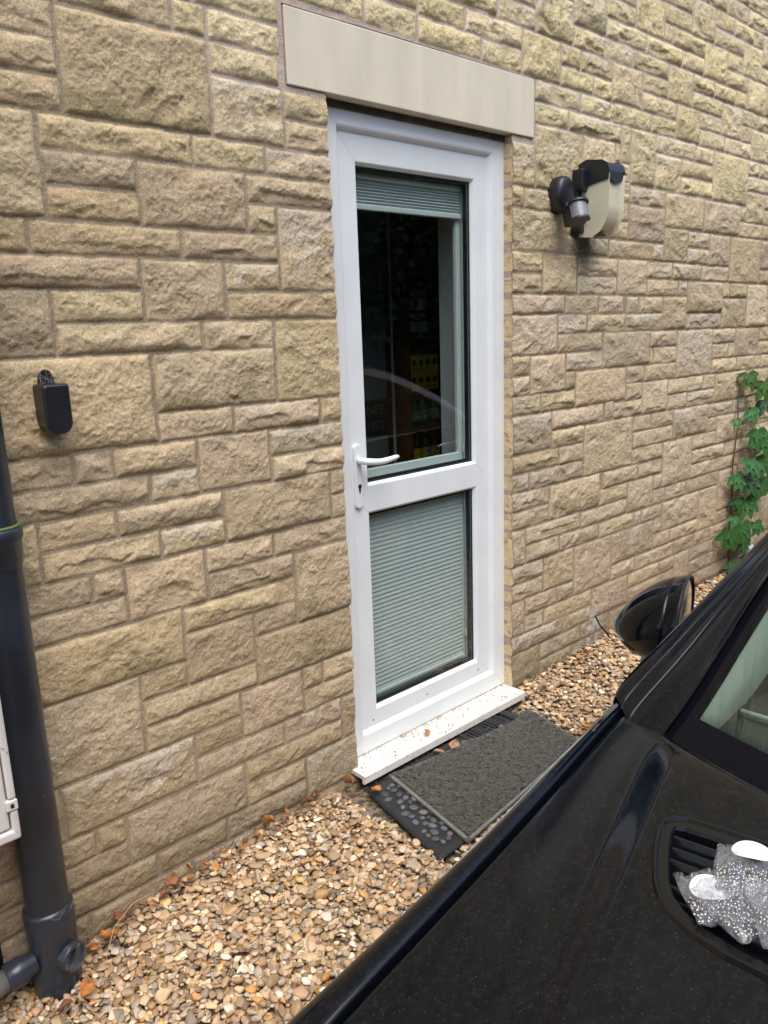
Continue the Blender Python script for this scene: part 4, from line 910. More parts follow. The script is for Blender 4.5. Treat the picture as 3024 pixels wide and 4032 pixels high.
# ------------------------------------------------------------------ BLACK CAR
def paint_mat():
    m = bpy.data.materials.new('black_paint'); m.use_nodes = True; n = m.node_tree.nodes; l = m.node_tree.links
    b = n['Principled BSDF']; b.inputs['Base Color'].default_value = (.0025, .0034, .0055, 1); b.inputs['Roughness'].default_value = .35
    b.inputs['Specular IOR Level'].default_value = 0; b.inputs['Coat Weight'].default_value = 1; b.inputs['Coat Roughness'].default_value = .085; b.inputs['Coat IOR'].default_value = 1.37
    tc = n.new('ShaderNodeTexCoord')
    # settled dust: a thin uneven film, and sparse pale flecks
    no = n.new('ShaderNodeTexNoise'); no.inputs['Scale'].default_value = 130; no.inputs['Detail'].default_value = 8; no.inputs['Roughness'].default_value = .7; l.new(tc.outputs['Object'], no.inputs[0])
    f1 = n.new('ShaderNodeMapRange'); f1.inputs[1].default_value = .48; f1.inputs[2].default_value = .70; f1.inputs[3].default_value = 0; f1.inputs[4].default_value = .022; l.new(no.outputs[0], f1.inputs[0])
    vo = n.new('ShaderNodeTexVoronoi'); vo.inputs['Scale'].default_value = 260; vo.inputs['Randomness'].default_value = 1; l.new(tc.outputs['Object'], vo.inputs[0])
    d = n.new('ShaderNodeMapRange'); d.inputs[1].default_value = .0; d.inputs[2].default_value = .36; d.inputs[3].default_value = 1; d.inputs[4].default_value = 0; l.new(vo.outputs['Distance'], d.inputs[0])
    sp = n.new('ShaderNodeSeparateColor'); l.new(vo.outputs['Color'], sp.inputs[0])
    gt = n.new('ShaderNodeMapRange'); gt.inputs[1].default_value = .58; gt.inputs[2].default_value = 1.0; gt.inputs[3].default_value = 0; gt.inputs[4].default_value = .09; l.new(sp.outputs[0], gt.inputs[0])
    mu = n.new('ShaderNodeMath'); mu.operation = 'MULTIPLY'; l.new(d.outputs[0], mu.inputs[0]); l.new(gt.outputs[0], mu.inputs[1])
    ge = n.new('ShaderNodeNewGeometry'); sx = n.new('ShaderNodeSeparateXYZ'); l.new(ge.outputs['Normal'], sx.inputs[0])
    upn = n.new('ShaderNodeMapRange'); upn.inputs[1].default_value = .3; upn.inputs[2].default_value = .9; l.new(sx.outputs[2], upn.inputs[0])
    ad = n.new('ShaderNodeMath'); ad.operation = 'ADD'; l.new(f1.outputs[0], ad.inputs[0]); l.new(mu.outputs[0], ad.inputs[1])
    m2 = n.new('ShaderNodeMath'); m2.operation = 'MULTIPLY'; l.new(ad.outputs[0], m2.inputs[0]); l.new(upn.outputs[0], m2.inputs[1])
    dust = n.new('ShaderNodeBsdfDiffuse'); dust.inputs[0].default_value = (.31, .32, .34, 1)
    mx = n.new('ShaderNodeMixShader'); l.new(m2.outputs[0], mx.inputs[0]); l.new(b.outputs[0], mx.inputs[1]); l.new(dust.outputs[0], mx.inputs[2])
    l.new(mx.outputs[0], n['Material Output'].inputs[0]); return m
M_paint = paint_mat()
M_trim = mat('car_rubber_trim', (.012, .012, .013), .45)
M_frit = mat('glass_border', (.004, .004, .007), .12, spec=.15)
M_cglass = glass_mat('windscreen_glass', (.66, .78, .72), 1.0, .01, 1.5)
M_side = glass_mat('side_window_glass', (.14, .17, .16), 1.0, .005, 1.55)
M_inner = mat('pale_trim_plastic', (.62, .64, .60), .8)
M_dash = mat('dark_dashboard', (.035, .04, .038), .7)
M_chrome = mat('chrome', (.75, .75, .76), .12, 1); M_sky_sheen = mat('roof_edge_sky_sheen', (.72, .70, .76), .35, .6)  # black roof edge coloured pale to stand for the sky it reflects
M_tyre = mat('tyre', (.015, .015, .015), .8); M_rim = mat('alloy', (.35, .35, .36), .3, 1)
YC = -2.22
_tab = {}
def fi(x, P_):
    k = tuple(P_)
    if k not in _tab:
        g_ = np.linspace(-.9, 5.4, 10081); v = np.interp(g_, [p[0] for p in P_], [p[1] for p in P_], left=None, right=None)
        lo = P_[0][1]+(P_[0][1]-P_[1][1])/(P_[0][0]-P_[1][0])*(g_-P_[0][0]); v = np.where(g_ < P_[0][0], lo, v)
        ker = np.hanning(481); ker /= ker.sum(); pad = np.concatenate([np.full(240, v[0]), v, np.full(240, v[-1])]); _tab[k] = (g_, np.convolve(pad, ker, 'valid'))
    return np.interp(x, *_tab[k])
def ysh(x): return fi(x, [(-.35, -1.58), (0, -1.475), (.38, -1.4315), (.55, -1.424), (.75, -1.411), (.95, -1.394), (1.3, -1.39)])
def ysil(x): return fi(x, [(-.35, -1.52), (0, -1.415), (.2, -1.394), (.345, -1.390), (.5, -1.389), (.65, -1.386), (.98, -1.368), (1.3, -1.36), (2.5, -1.365), (4.2, -1.42), (4.95, -1.60)])
def zs(x): return fi(x, [(-.35, .70), (-.15, .80), (0, .84), (.345, .895), (.55, .930), (.75, .965), (.95, 1.0), (1.15, 1.022), (2.0, .935), (3.0, .90), (4.2, .93), (4.95, .88)])
def zb(x, y):
    t = np.abs((y-YC)/(ysh(x)-YC)); z = zs(x)+.060*(1-np.minimum(t, 1)**2.6)
    yl = -1.462-.26*(.9-x); yn = np.where(y > YC, y, 2*YC-y)
    z = z+.0085*sms(0, .045, yl-yn)*sms(.92, .80, x)
    return z-.006*sms(.988, 1.0, t)**2
def xr(t): return .720+.228*t*t
car = empty('black_car', (1.4, -2.22, 0), 'glossy dusty black car parked close to the wall, bonnet towards the camera', 'car')
# vent outline on the bonnet (near end), mirrored for the far end
vo_ = [(.752, -2.22), (.752, -1.68), (.752, -1.615), (.7515, -1.585), (.747, -1.570), (.737, -1.562), (.722, -1.563), (.700, -1.571), (.675, -1.583), (.652, -1.596), (.634, -1.611), (.620, -1.631), (.610, -1.655), (.603, -1.69), (.600, -1.74), (.598, -2.22)]
full = vo_+[(x, 2*YC-y) for x, y in vo_[::-1][1:-1]]
from mathutils import geometry as geo
def inset(poly, d):
    o = []; n = len(poly)
    for i in range(n):
        a, b, c = Vector(poly[i-1]), Vector(poly[i]), Vector(poly[(i+1) % n])
        e1 = (b-a).normalized(); e2 = (c-b).normalized(); nn = Vector((-(e1+e2).y, (e1+e2).x)).normalized()
        o.append(tuple(b+nn*d))
    return o
ar = sum(full[i-1][0]*full[i][1]-full[i][0]*full[i-1][1] for i in range(len(full)))
sg_ = 1 if ar > 0 else -1
inn = inset(full, sg_*.020); inn2 = inset(full, sg_*.028)
def inpoly(x, y, poly):
    r = np.zeros(np.shape(x), bool); n = len(poly)
    for i in range(n):
        x1, y1 = poly[i-1]; x2, y2 = poly[i]
        if y1 == y2: continue
        c = ((y1 > y) != (y2 > y)) & (x < (x2-x1)*(y-y1)/(y2-y1)+x1); r ^= c
    return r
tt = np.concatenate([np.linspace(-1, -.97, 6), np.arange(-.96, .3, .02), np.arange(.3, .965, .0065), np.linspace(.967, 1, 9)])
un_ = np.linspace(0, 1, 200)**1.15
Tg, Ug = np.meshgrid(tt, un_, indexing='ij')
Xg = xr(Tg)+(-.33-xr(Tg))*Ug; Yg = YC+Tg*(ysh(Xg)-YC); Zg = zb(Xg, Yg)
Zg = Zg-.006*np.exp(-Ug/.008)-.10*sms(.0, 1, (-.05-Xg)/.28)**2
a_, b_ = Tg.shape; id_ = np.arange(a_*b_).reshape(a_, b_)
fq = np.stack([id_[:-1, :-1], id_[1:, :-1], id_[1:, 1:], id_[:-1, 1:]], -1)
cxm = (Xg[:-1, :-1]+Xg[1:, 1:])/2; cym = (Yg[:-1, :-1]+Yg[1:, 1:])/2
fq = fq[~inpoly(cxm, cym, inset(full, sg_*.012))].reshape(-1, 4)
bon = link('bonnet', npmesh('bonnet', np.stack([Xg, Yg, Zg], -1).reshape(-1, 3), fq), M_paint, car)
# vent: rim plate with a raised outer bead, well, slats
def P3(p_, dz): return (p_[0], p_[1], float(zb(np.array(p_[0]), np.array(p_[1])))+dz)
n = len(full); out0 = inset(full, -sg_*.001)
def resample(poly, step):
    o = []
    for i in range(len(poly)):
        a, b = Vector(poly[i]), Vector(poly[(i+1) % len(poly)]); k = max(1, int((b-a).length/step))
        for j in range(k): o.append(tuple(a.lerp(b, j/k)))
    return o
fr_ = resample(full, .012); n = len(fr_); i1_ = inset(fr_, sg_*.004); i2_ = inset(fr_, sg_*.006); i3_ = inset(fr_, sg_*.015); i4_ = inset(fr_, sg_*.017)
loops = [[P3(p_, 0.0002) for p_ in fr_], [P3(p_, .0042) for p_ in inset(fr_, sg_*.0015)], [P3(p_, .0045) for p_ in i1_], [P3(p_, .0015) for p_ in i2_], [P3(p_, .0015) for p_ in i3_], [P3(p_, -.002) for p_ in i4_], [P3(p_, -.055) for p_ in i4_]]
V_ = [p_ for l_ in loops for p_ in l_]; F_ = [(i*n+k, i*n+(k+1) % n, (i+1)*n+(k+1) % n, (i+1)*n+k) for i in range(len(loops)-1) for k in range(n)]
vent = empty('v', (0, 0, 0), None, None); col.objects.unlink(vent); bpy.data.objects.remove(vent)
M_gl = mat('gloss_black_plastic', (.006, .0065, .008), .16, spec=.4)
vr = link('bonnet_vent', pymesh('bonnet_vent', V_, F_), M_gl, car, False)
def kid(name, me, m, par, smooth=False):   # sub-part of a part that sits in the car's frame
    o = bpy.data.objects.new(name, me); col.objects.link(o); me.materials.append(m)
    if smooth: me.polygons.foreach_set('use_smooth', [True]*len(me.polygons))
    o.parent = par; o.matrix_parent_inverse = (Matrix.Translation(car.location) @ par.matrix_parent_inverse).inverted(); return o
bm = bmesh.new(); addbox(bm, .60, -2.88, .935, .75, -1.56, .945); kid('vent_floor', bmm('vf', bm), M_trim, vr)
def slat(x, yn, w_, h_, lean, dz, thick=.0016):
    ys = [yn-.002]+list(np.linspace(yn-.01, 2*YC-yn, 20)); V = []; F = []
    for y in ys:
        zt = float(zb(np.array(x), np.array(y)))+dz
        V += [(x, y, zt), (x+thick, y, zt), (x+lean+thick, y, zt-h_), (x+lean, y, zt-h_)]
    for i in range(len(ys)-1):
        for k in range(4): F.append((4*i+k, 4*i+(k+1) % 4, 4*i+4+(k+1) % 4, 4*i+4+k))
    F.append((0, 1, 2, 3)); return V, F
def ynear(x): # near inner edge of the vent at this x
    ys = [p_[1] for p_ in i4_ if p_[1] > YC+.3 and abs(p_[0]-x) < .008]; return max(ys) if ys else -1.64
for k, x in enumerate((.722, .706, .690, .674, .658, .642)):
    V, F = slat(x, ynear(x), .016, .022, -.010, -.0015, .0022); kid('slat', pymesh('slat', V, F), M_gl, vr)
V, F = slat(.631, -1.66, .02, .016, -.003, -.012, .006); kid('slat', pymesh('slat', V, F), M_gl, vr)
for k in range(13):
    y = -1.70-k*.09; zt = float(zb(np.array(.62), np.array(y)))
    kid('vent_rib', pymesh('vent_rib', [(.622, y, zt-.004), (.628, y, zt-.006), (.628, y-.0015, zt-.02), (.622, y-.0015, zt-.02)], [(0, 1, 2, 3)]), M_gl, vr)
# wings and body sides
xs_ = np.concatenate([np.linspace(-.33, 0, 12), np.linspace(.02, 1.30, 80), np.linspace(1.35, 4.95, 60)])
def side_rows(sgn, xa, xb):
    X_ = xs_[(xs_ >= xa-1e-6) & (xs_ <= xb+1e-6)]; a, s, z = ysh(X_), ysil(X_), zs(X_); nose = .10*sms(0, 1, (-.05-X_)/.28)**2; z = z-nose
    R_ = [(a+.0045, z-.016), (a+.005, z-.004), (a+.007, z-.0008), (a+.012, z+.0006), (.6*a+.4*s, z+.001), (.3*a+.7*s, z-.0015), (s-.004, z-.006), (s+.004, z-.013), (s+.012, z-.024), (s+.019, z-.040), (s+.024, z-.062), (s+.028, z-.10), (s+.034, z*0+.80*z/1.0), (s+.042, z*0+.62), (s+.044, z*0+.50), (s+.030, z*0+.32), (s+.005, z*0+.22)]
    P_ = np.stack([np.stack([X_, r[0] if sgn > 0 else 2*YC-r[0], r[1]], -1) for r in R_], 1); return P_
for sgn in (1, -1):
    link('wing', gridmesh('wing', side_rows(sgn, -.33, 1.02)), M_paint, car)
    sd = side_rows(sgn, 1.03, 4.95)
    dr = link('door_panel' if False else 'body_side', gridmesh('body_side', sd[:, 2:]), M_paint, car)
def prism_y(name, m, pts, y0, y1): pass
# shut line floor so that nothing shows through the gap
for sgn in (1, -1):
    X_ = np.linspace(-.3, 1.0, 30); yy = ysh(X_); z = zs(X_)-.016
    P_ = np.stack([np.stack([X_, (yy-.02) if sgn > 0 else 2*YC-yy+.02, z], -1), np.stack([X_, (yy+.012) if sgn > 0 else 2*YC-yy-.012, z], -1)], 1); link('shut_line_seal', gridmesh('shut_line_seal', P_), M_trim, car)
# guide curves of the near screen pillar: O outer silhouette, G edge of the glass
sO = [(.955, -1.372, 1.004), (.985, -1.370, 1.020), (1.10, -1.400, 1.090), (1.28, -1.441, 1.193), (1.45, -1.490, 1.300), (1.62, -1.535, 1.375), (1.85, -1.555, 1.400)]
sG = [(.865, -1.470, .985), (.890, -1.470, 1.000), (.970, -1.480, 1.050), (1.163, -1.490, 1.165), (1.34, -1.520, 1.275), (1.52, -1.585, 1.362), (1.80, -1.62, 1.415)]
def curve(P_, n):
    P_ = [Vector(p) for p in P_]; o = []
    for i in range(len(P_)-1):
        p0 = P_[max(i-1, 0)]; p1 = P_[i]; p2 = P_[i+1]; p3 = P_[min(i+2, len(P_)-1)]
        for k in range(n):
            t = k/n; o.append(.5*((2*p1)+(p2-p0)*t+(2*p0-5*p1+4*p2-p3)*t*t+(3*p1-p0-3*p2+p3)*t**3))
    return o+[P_[-1]]
cO = curve(sO, 12); cG = curve(sG, 12)
PPS = .22
pp = [(-.42, -.13), (-.38, -.075), (-.30, -.045), (-.20, -.024), (-.10, -.009), (0, 0), (.08, .0028), (.20, .0045), (.226, .0042), (.234, -.003), (.250, -.003), (.258, .0040), (.27, .0045), (.44, .0035), (.462, .0030), (.470, -.0045), (.486, -.0045), (.494, .0015), (.52, .0018), (.66, -.001), (.70, -.003), (.74, -.010), (.90, -.0145), (.96, -.0155), (1.0, -.0125), (1.03, -.016)]
def pillar(sgn, rng_=None, prof_=pp, dn=0):
    rows = []
    for i in range(len(cO)):
        t = (cO[min(i+1, len(cO)-1)]-cO[max(i-1, 0)]).normalized(); ac = cG[i]-cO[i]; nn = ac.cross(t).normalized()
        if nn.z < 0: nn = -nn
        row = []
        for a, o_ in prof_:
            p_ = cO[i]+ac*max(a, -.45)+nn*(o_*(PPS)+dn)
            if a < -.05: p_ = cO[i]+ac*(a*.5)+Vector((0, 0, o_))
            row.append((p_.x, p_.y if sgn > 0 else 2*YC-p_.y, p_.z))
        rows.append(row)
    return np.array(rows)
for sgn in (1, -1): link('windscreen_pillar', gridmesh('windscreen_pillar', pillar(sgn)), M_paint, car)
# windscreen: frit border and clear glass
def ws(s, t):   # s 0..1 up, t -1..1 across
    k = s*(len(cG)-13); i = np.clip(k.astype(int), 0, len(cG)-2); f = k-i
    A = np.array([tuple(p) for p in cG]); p0 = A[i]*(1-f)[..., None]+A[i+1]*f[..., None]
    hy = p0[..., 1]-YC; y = YC+hy*t; x = p0[..., 0]-(.165-.07*s)*(1-t*t); z = p0[..., 2]+.012*(1-t*t)-.014
    return np.stack([x, y, z], -1)
def patch(name, s0, s1, t0, t1, ns, nt_, m):
    s, t = np.meshgrid(np.linspace(s0, s1, ns), np.linspace(t0, t1, nt_), indexing='ij'); return link(name, gridmesh(name, ws(s, t)), m, car)
patch('windscreen', .36, .95, -.972, .972, 40, 60, M_cglass)
patch('glass_border', -.02, .36, -1, 1, 14, 80, M_frit); patch('glass_border', .36, .95, .972, 1.0, 40, 6, M_frit); patch('glass_border', .36, .95, -1, -.972, 40, 6, M_frit); patch('glass_border', .95, 1, -1, 1, 4, 60, M_frit)
# dotted fade along the inner edge of the border
V_, F_ = [], []
def dot(s, t, r):
    P_ = ws(np.array([s, s+r*1.0, s, s-r*1.0]), np.array([t-r*.62, t, t+r*.62, t])); b = len(V_); V_.extend([tuple(p_+np.array([-.0006, 0, .0008])) for p_ in P_]); F_.append((b, b+1, b+2, b+3))
for q_ in range(5):
    rr_ = (.0020, .0017, .0014, .0010, .0007)[q_]
    for k in range(220): dot(.363+k*.0026, .972-.0022-q_*.0026+(k % 2)*.0013, rr_)
    for k in range(440): dot(.362+q_*.0040, .968-(k+.5*(q_ % 2))*.0042, rr_)
link('border_dots', pymesh('border_dots', V_, F_), M_frit, car)
# roof, side windows, rear
tR = np.linspace(-1, 1, 31); xR = np.linspace(0, 1, 24)
Tm, Xm = np.meshgrid(tR, xR, indexing='ij')
top_s = ws(np.full(31, 1.0), tR)
xx = top_s[:, 0][:, None]*(1-Xm)+(4.30-.06*(Tm**2))*Xm; hw = np.interp(xx, [1.5, 2.2, 4.3], [.635, .66, .70]); yy = YC+Tm*hw
zz = np.interp(xx, [1.3, 1.5, 1.7, 2.0, 2.6, 3.2, 3.58, 3.8, 4.13, 4.3], [1.345, 1.362, 1.385, 1.40, 1.40, 1.345, 1.285, 1.215, 1.075, .99])+.02*(1-Tm**2)
link('roof', gridmesh('roof', np.stack([xx, yy, zz], -1)), M_paint, car)
for sgn in (1, -1):
    n_ = 60; rows = []
    for i in range(n_):
        f = i/(n_-1); x = 1.10+f*2.90; zt = np.interp(x, [1.10, 1.28, 1.45, 1.62, 1.9, 2.6, 3.14, 3.4, 3.6, 3.83, 4.0], [1.035, 1.16, 1.27, 1.335, 1.355, 1.355, 1.295, 1.225, 1.14, 1.03, .925]); yt = np.interp(x, [1.1, 1.28, 1.45, 1.62, 1.9, 3.2, 4.0], [-1.385, -1.428, -1.478, -1.520, -1.545, -1.55, -1.43])
        zb_ = float(np.interp(x, [1.1, 2.0, 3.0, 4.0], [1.022, .935, .895, .915])); yb = -1.378 if x < 3 else -1.378-.03*(x-3)
        row = []
        for g_ in np.linspace(0, 1, 5):
            y = yb*(1-g_)+yt*g_+.006*math.sin(g_*math.pi); row.append((x, y if sgn > 0 else 2*YC-y, zb_*(1-g_)+zt*g_))
        rows.append(row)
    rows = np.array(rows); link('side_window', gridmesh('side_window', rows), M_side, car)
    for j, nm, rad in ((0, 'window_trim', .009), (-1, 'window_top_trim', .008)):
        path = [Vector(p) for p in rows[::2, j]]; 
        tube(nm, path, rad, M_chrome, car, 10)
    b0_ = rows[18]; tube('door_pillar', [tuple(p) for p in b0_], .03, M_frit, car, 8)
    # cant rail from window tops to roof; sky reflection painted in as pale colour
    k_ = np.array([rows[i, -1] for i in range(12, n_)]); r2_ = k_.copy(); r2_[:, 1] = YC+(r2_[:, 1]-YC)*.94; r2_[:, 2] += .060; m3_ = (k_+r2_)/2; m3_[:, 1] += .008*sgn; m3_[:, 2] += .008
    link('cant_rail', gridmesh('cant_rail', np.stack([k_, m3_, r2_], 1)), M_sky_sheen, car)
hy_ = np.linspace(-1, 1, 17); hv = [(4.27, .995, .69), (4.50, .955, .72), (4.80, .94, .72), (4.93, .86, .70), (4.97, .60, .72), (4.92, .30, .70)]
P_ = np.array([[(x-.05*t*t, YC+t*w_, z) for t in hy_] for x, z, w_ in hv]); link('tailgate', gridmesh('tailgate', P_), M_paint, car)
hv = [(-.325, .70, .62), (-.37, .62, .66), (-.40, .50, .74), (-.39, .35, .80), (-.33, .22, .80)]
P_ = np.array([[(x+.10*t*t, YC+t*(w_+.02), z) for t in hy_] for x, z, w_ in hv]); bp_ = link('front_bumper', gridmesh('front_bumper', P_), M_paint, car)
box('grille', M_trim, car, -.415, YC-.30, .36, -.36, YC+.30, .52, .01)
for sgn in (1, -1):
    lathe('headlight', [(.001, .02), (.05, .015), (.085, 0), (.092, -.02), (.10, -.03)], mat('lamp_glass', (.7, .7, .72), .1, .6), car, Matrix.Translation((-.27, YC+sgn*.62, .66)) @ Matrix.Rotation(R(-75), 4, 'Y'), 28)
    for wx_ in (.32, 3.15):
        Mw = Matrix.Translation((wx_, YC+sgn*.80, .30)) @ Matrix.Rotation(R(-90*sgn), 4, 'X')
        t_ = lathe('wheel_arch', [(.001, .052), (.33, .052), (.345, .050)], M_trim, car, Mw, 36)
        wh = lathe('wheel', [(.20, .060), (.205, .075), (.28, .078), (.30, .06), (.30, -.12)], M_tyre, car, Mw, 40)
        lathe('wheel_rim', [(.001, .066), (.05, .068), (.19, .060), (.205, .074)], M_rim, car, Mw, 20)
bm = bmesh.new(); addbox(bm, -.30, YC-.76, .20, 4.80, YC+.76, .30); addbox(bm, .85, YC-.78, .30, 1.05, YC+.78, .90)
link('floor_pan', bmm('floor_pan', bm), M_trim, car)
# cabin: pillar trim, dashboard, wheel, seats
for sgn in (1, -1):
    rows = []
    for i in range(0, len(cO)-8):
        A = cG[i]+Vector((-.002, -.022, -.022)); B = cG[i]+Vector((.25, -.012, -.040)); m_ = (A+B)/2+Vector((.0, -.006, -.0))
        rows.append([(p_.x, p_.y if sgn > 0 else 2*YC-p_.y, p_.z) for p_ in (A, A.lerp(m_, .5)+Vector((0, -.004, 0)), m_, B)])
    link('pillar_trim', gridmesh('pillar_trim', np.array(rows)), M_inner, car)
    box('door_card', M_dash, car, 1.10, (-1.43 if sgn > 0 else 2*YC+1.40), .35, 2.4, (-1.40 if sgn > 0 else 2*YC+1.43), 1.02)
td = np.linspace(-1, 1, 33); rows = []
for f in np.linspace(0, 1, 10):
    row = []
    for t in td:
        a = ws(np.array([.03]), np.array([t]))[0]; xb_ = 1.38; x = a[0]*(1-f)+xb_*f; z = a[2]-.03-.02*f+.035*math.sin(f*math.pi)*(1+.5*math.exp(-((t-.55)/.2)**2))-.12*max(0, f-.85)/.15
        row.append((x, YC+t*(.75-.03*f), z))
    rows.append(row)
link('dashboard', gridmesh('dashboard', np.array(rows)), M_dash, car)
tube('dashboard_vent_line', [(1.08, -1.50, .978), (1.06, -1.70, .99), (1.03, -2.2, 1.0)], .004, M_inner, car, 6)
Ms = Matrix.Translation((1.50, -1.86, .93)) @ Matrix.Rotation(R(-62), 4, 'Y')
V_, F_ = [], []; tube_v([Ms @ Vector((.18*math.cos(a), .18*math.sin(a), 0)) for a in np.linspace(0, 2*math.pi, 36)], .014, 10, False, V_, F_); tube_v([Ms @ Vector((-.17, 0, -.02)), Ms @ Vector((.17, 0, -.02))], .02, 8, True, V_, F_)
link('steering_wheel', pymesh('steering_wheel', V_, F_), M_dash, car, True)
for sgn in (1, -1):
    sy = YC+sgn*.36; bm = bmesh.new(); addbox(bm, 1.75, sy-.24, .40, 2.25, sy+.24, .58, .06, 3); addbox(bm, 0, -.23, 0, .13, .23, .60, .05, 3, Matrix.Translation((2.16, sy, .55)) @ Matrix.Rotation(R(14), 4, 'Y')); addbox(bm, 0, -.13, 0, .09, .13, .17, .035, 3, Matrix.Translation((2.32, sy, 1.15)) @ Matrix.Rotation(R(10), 4, 'Y'))
    link('seat', bmm('seat', bm), M_dash, car, True)
# folded door mirror
Cm = Vector((1.435, -1.236, .955)); ax = Vector((-.30, .95, .03)).normalized(); hz_ = Vector((0, 0, 1)).cross(ax).normalized(); vz = ax.cross(hz_).normalized()
def dome(prof_, rv=.084, rh=.100, n=44, drop=0):
    V = []; F = []
    for r_, h in prof_:
        for k in range(n):
            a = 2*math.pi*k/n; cu, su = math.cos(a), math.sin(a); low_ = 1-.10*max(0, -su)*0
            p_ = Cm+ax*h+hz_*(rh*r_*cu)+vz*(rv*r_*su*low_)-vz*(drop*max(0, h)); V.append(p_)
    for i in range(len(prof_)-1):
        for k in range(n): F.append((i*n+k, i*n+(k+1) % n, (i+1)*n+(k+1) % n, (i+1)*n+k))
    return V, F
D_ = .135
V_, F_ = dome([(1.0, 0), (1.0, .022), (.992, .0225), (.990, .0245), (.996, .025)]+[(max(.001, (1-((h-.025)/(D_-.025))**1.75)**.66)*.996, h) for h in np.linspace(.03, D_, 16)], drop=.28)
mr_ = link('door_mirror', pymesh('door_mirror', V_, F_), M_paint, car, True)
V_, F_ = dome([(1.0, .001), (.985, -.004), (.93, -.003), (.925, .006)]); kid('mirror_surround', pymesh('ms', V_, F_), M_trim, mr_, True)
V_, F_ = dome([(.93, .001), (.7, -.003), (.4, -.0055), (.001, -.0065)]); kid('mirror_glass', pymesh('mg', V_, F_), mat('mirror_glass', (.82, .84, .84), .03, 1), mr_, True)
V_, F_ = tube_v([Cm+ax*.035-vz*.075+hz_*.0, Cm+ax*.02-vz*.098, Cm+Vector((-.04, -.05, -.115)), Vector((1.33, -1.335, .865)), Vector((1.32, -1.37, .875))], [.050, .044, .036, .034, .04], 20)
kid('mirror_foot', pymesh('mirror_foot', V_, F_), M_gl, mr_, True)
# door handle, two chrome lines
tube('door_handle', [(3.62, -1.335, .80), (3.75, -1.325, .812), (3.88, -1.335, .828)], .010, M_chrome, car, 8)
# small dead blossom caught on the pillar groove
V_, F_ = [], []; r_ = random.Random(3)
for k in range(14):
    c_ = Vector((1.105, -1.447, 1.092))+Vector((r_.uniform(-.012, .018), r_.uniform(-.006, .004), r_.uniform(0, .008))); b = len(V_)
    for j in range(4): V_.append(c_+Vector((r_.uniform(-.005, .005), r_.uniform(-.005, .005), r_.uniform(-.003, .004))))
    F_.append((b, b+1, b+2, b+3))
tag(link('dead_blossom', pymesh('dead_blossom', V_, F_), mat('blossom_brown', (.42, .30, .15), .9)), 'crumpled brown dead blossom caught in the groove of the car windscreen pillar', 'blossom')

# ------------------------------------------------------------------ BAGS OF METAL BEADS ON THE VENT
M_bag = bpy.data.materials.new('clear_film'); M_bag.use_nodes = True; n_ = M_bag.node_tree.nodes; l_ = M_bag.node_tree.links; n_.remove(n_['Principled BSDF'])
tr_ = n_.new('ShaderNodeBsdfTransparent'); tr_.inputs[0].default_value = (.93, .94, .95, 1); gl_ = n_.new('ShaderNodeBsdfGlossy'); gl_.inputs['Roughness'].default_value = .12
df_ = n_.new('ShaderNodeBsdfDiffuse'); df_.inputs[0].default_value = (.85, .86, .9, 1); lwf = n_.new('ShaderNodeLayerWeight'); lwf.inputs[0].default_value = .5; lw = n_.new('ShaderNodeMapRange'); lw.inputs[1].default_value = .25; lw.inputs[2].default_value = 1.0; lw.inputs[3].default_value = .05; lw.inputs[4].default_value = .75; l_.new(lwf.outputs['Facing'], lw.inputs[0])
m1 = n_.new('ShaderNodeMixShader'); m1.inputs[0].default_value = .08; l_.new(tr_.outputs[0], m1.inputs[1]); l_.new(df_.outputs[0], m1.inputs[2])
m2 = n_.new('ShaderNodeMixShader'); l_.new(lw.outputs[0], m2.inputs[0]); l_.new(m1.outputs[0], m2.inputs[1]); l_.new(gl_.outputs[0], m2.inputs[2]); l_.new(m2.outputs[0], n_['Material Output'].inputs[0])
M_bead = mat('nickel_beads', (.50, .48, .45), .22, 1)
I1, F1_ = ico(1)
M_paper = mat('white_sticker', (.66, .65, .64), .7)
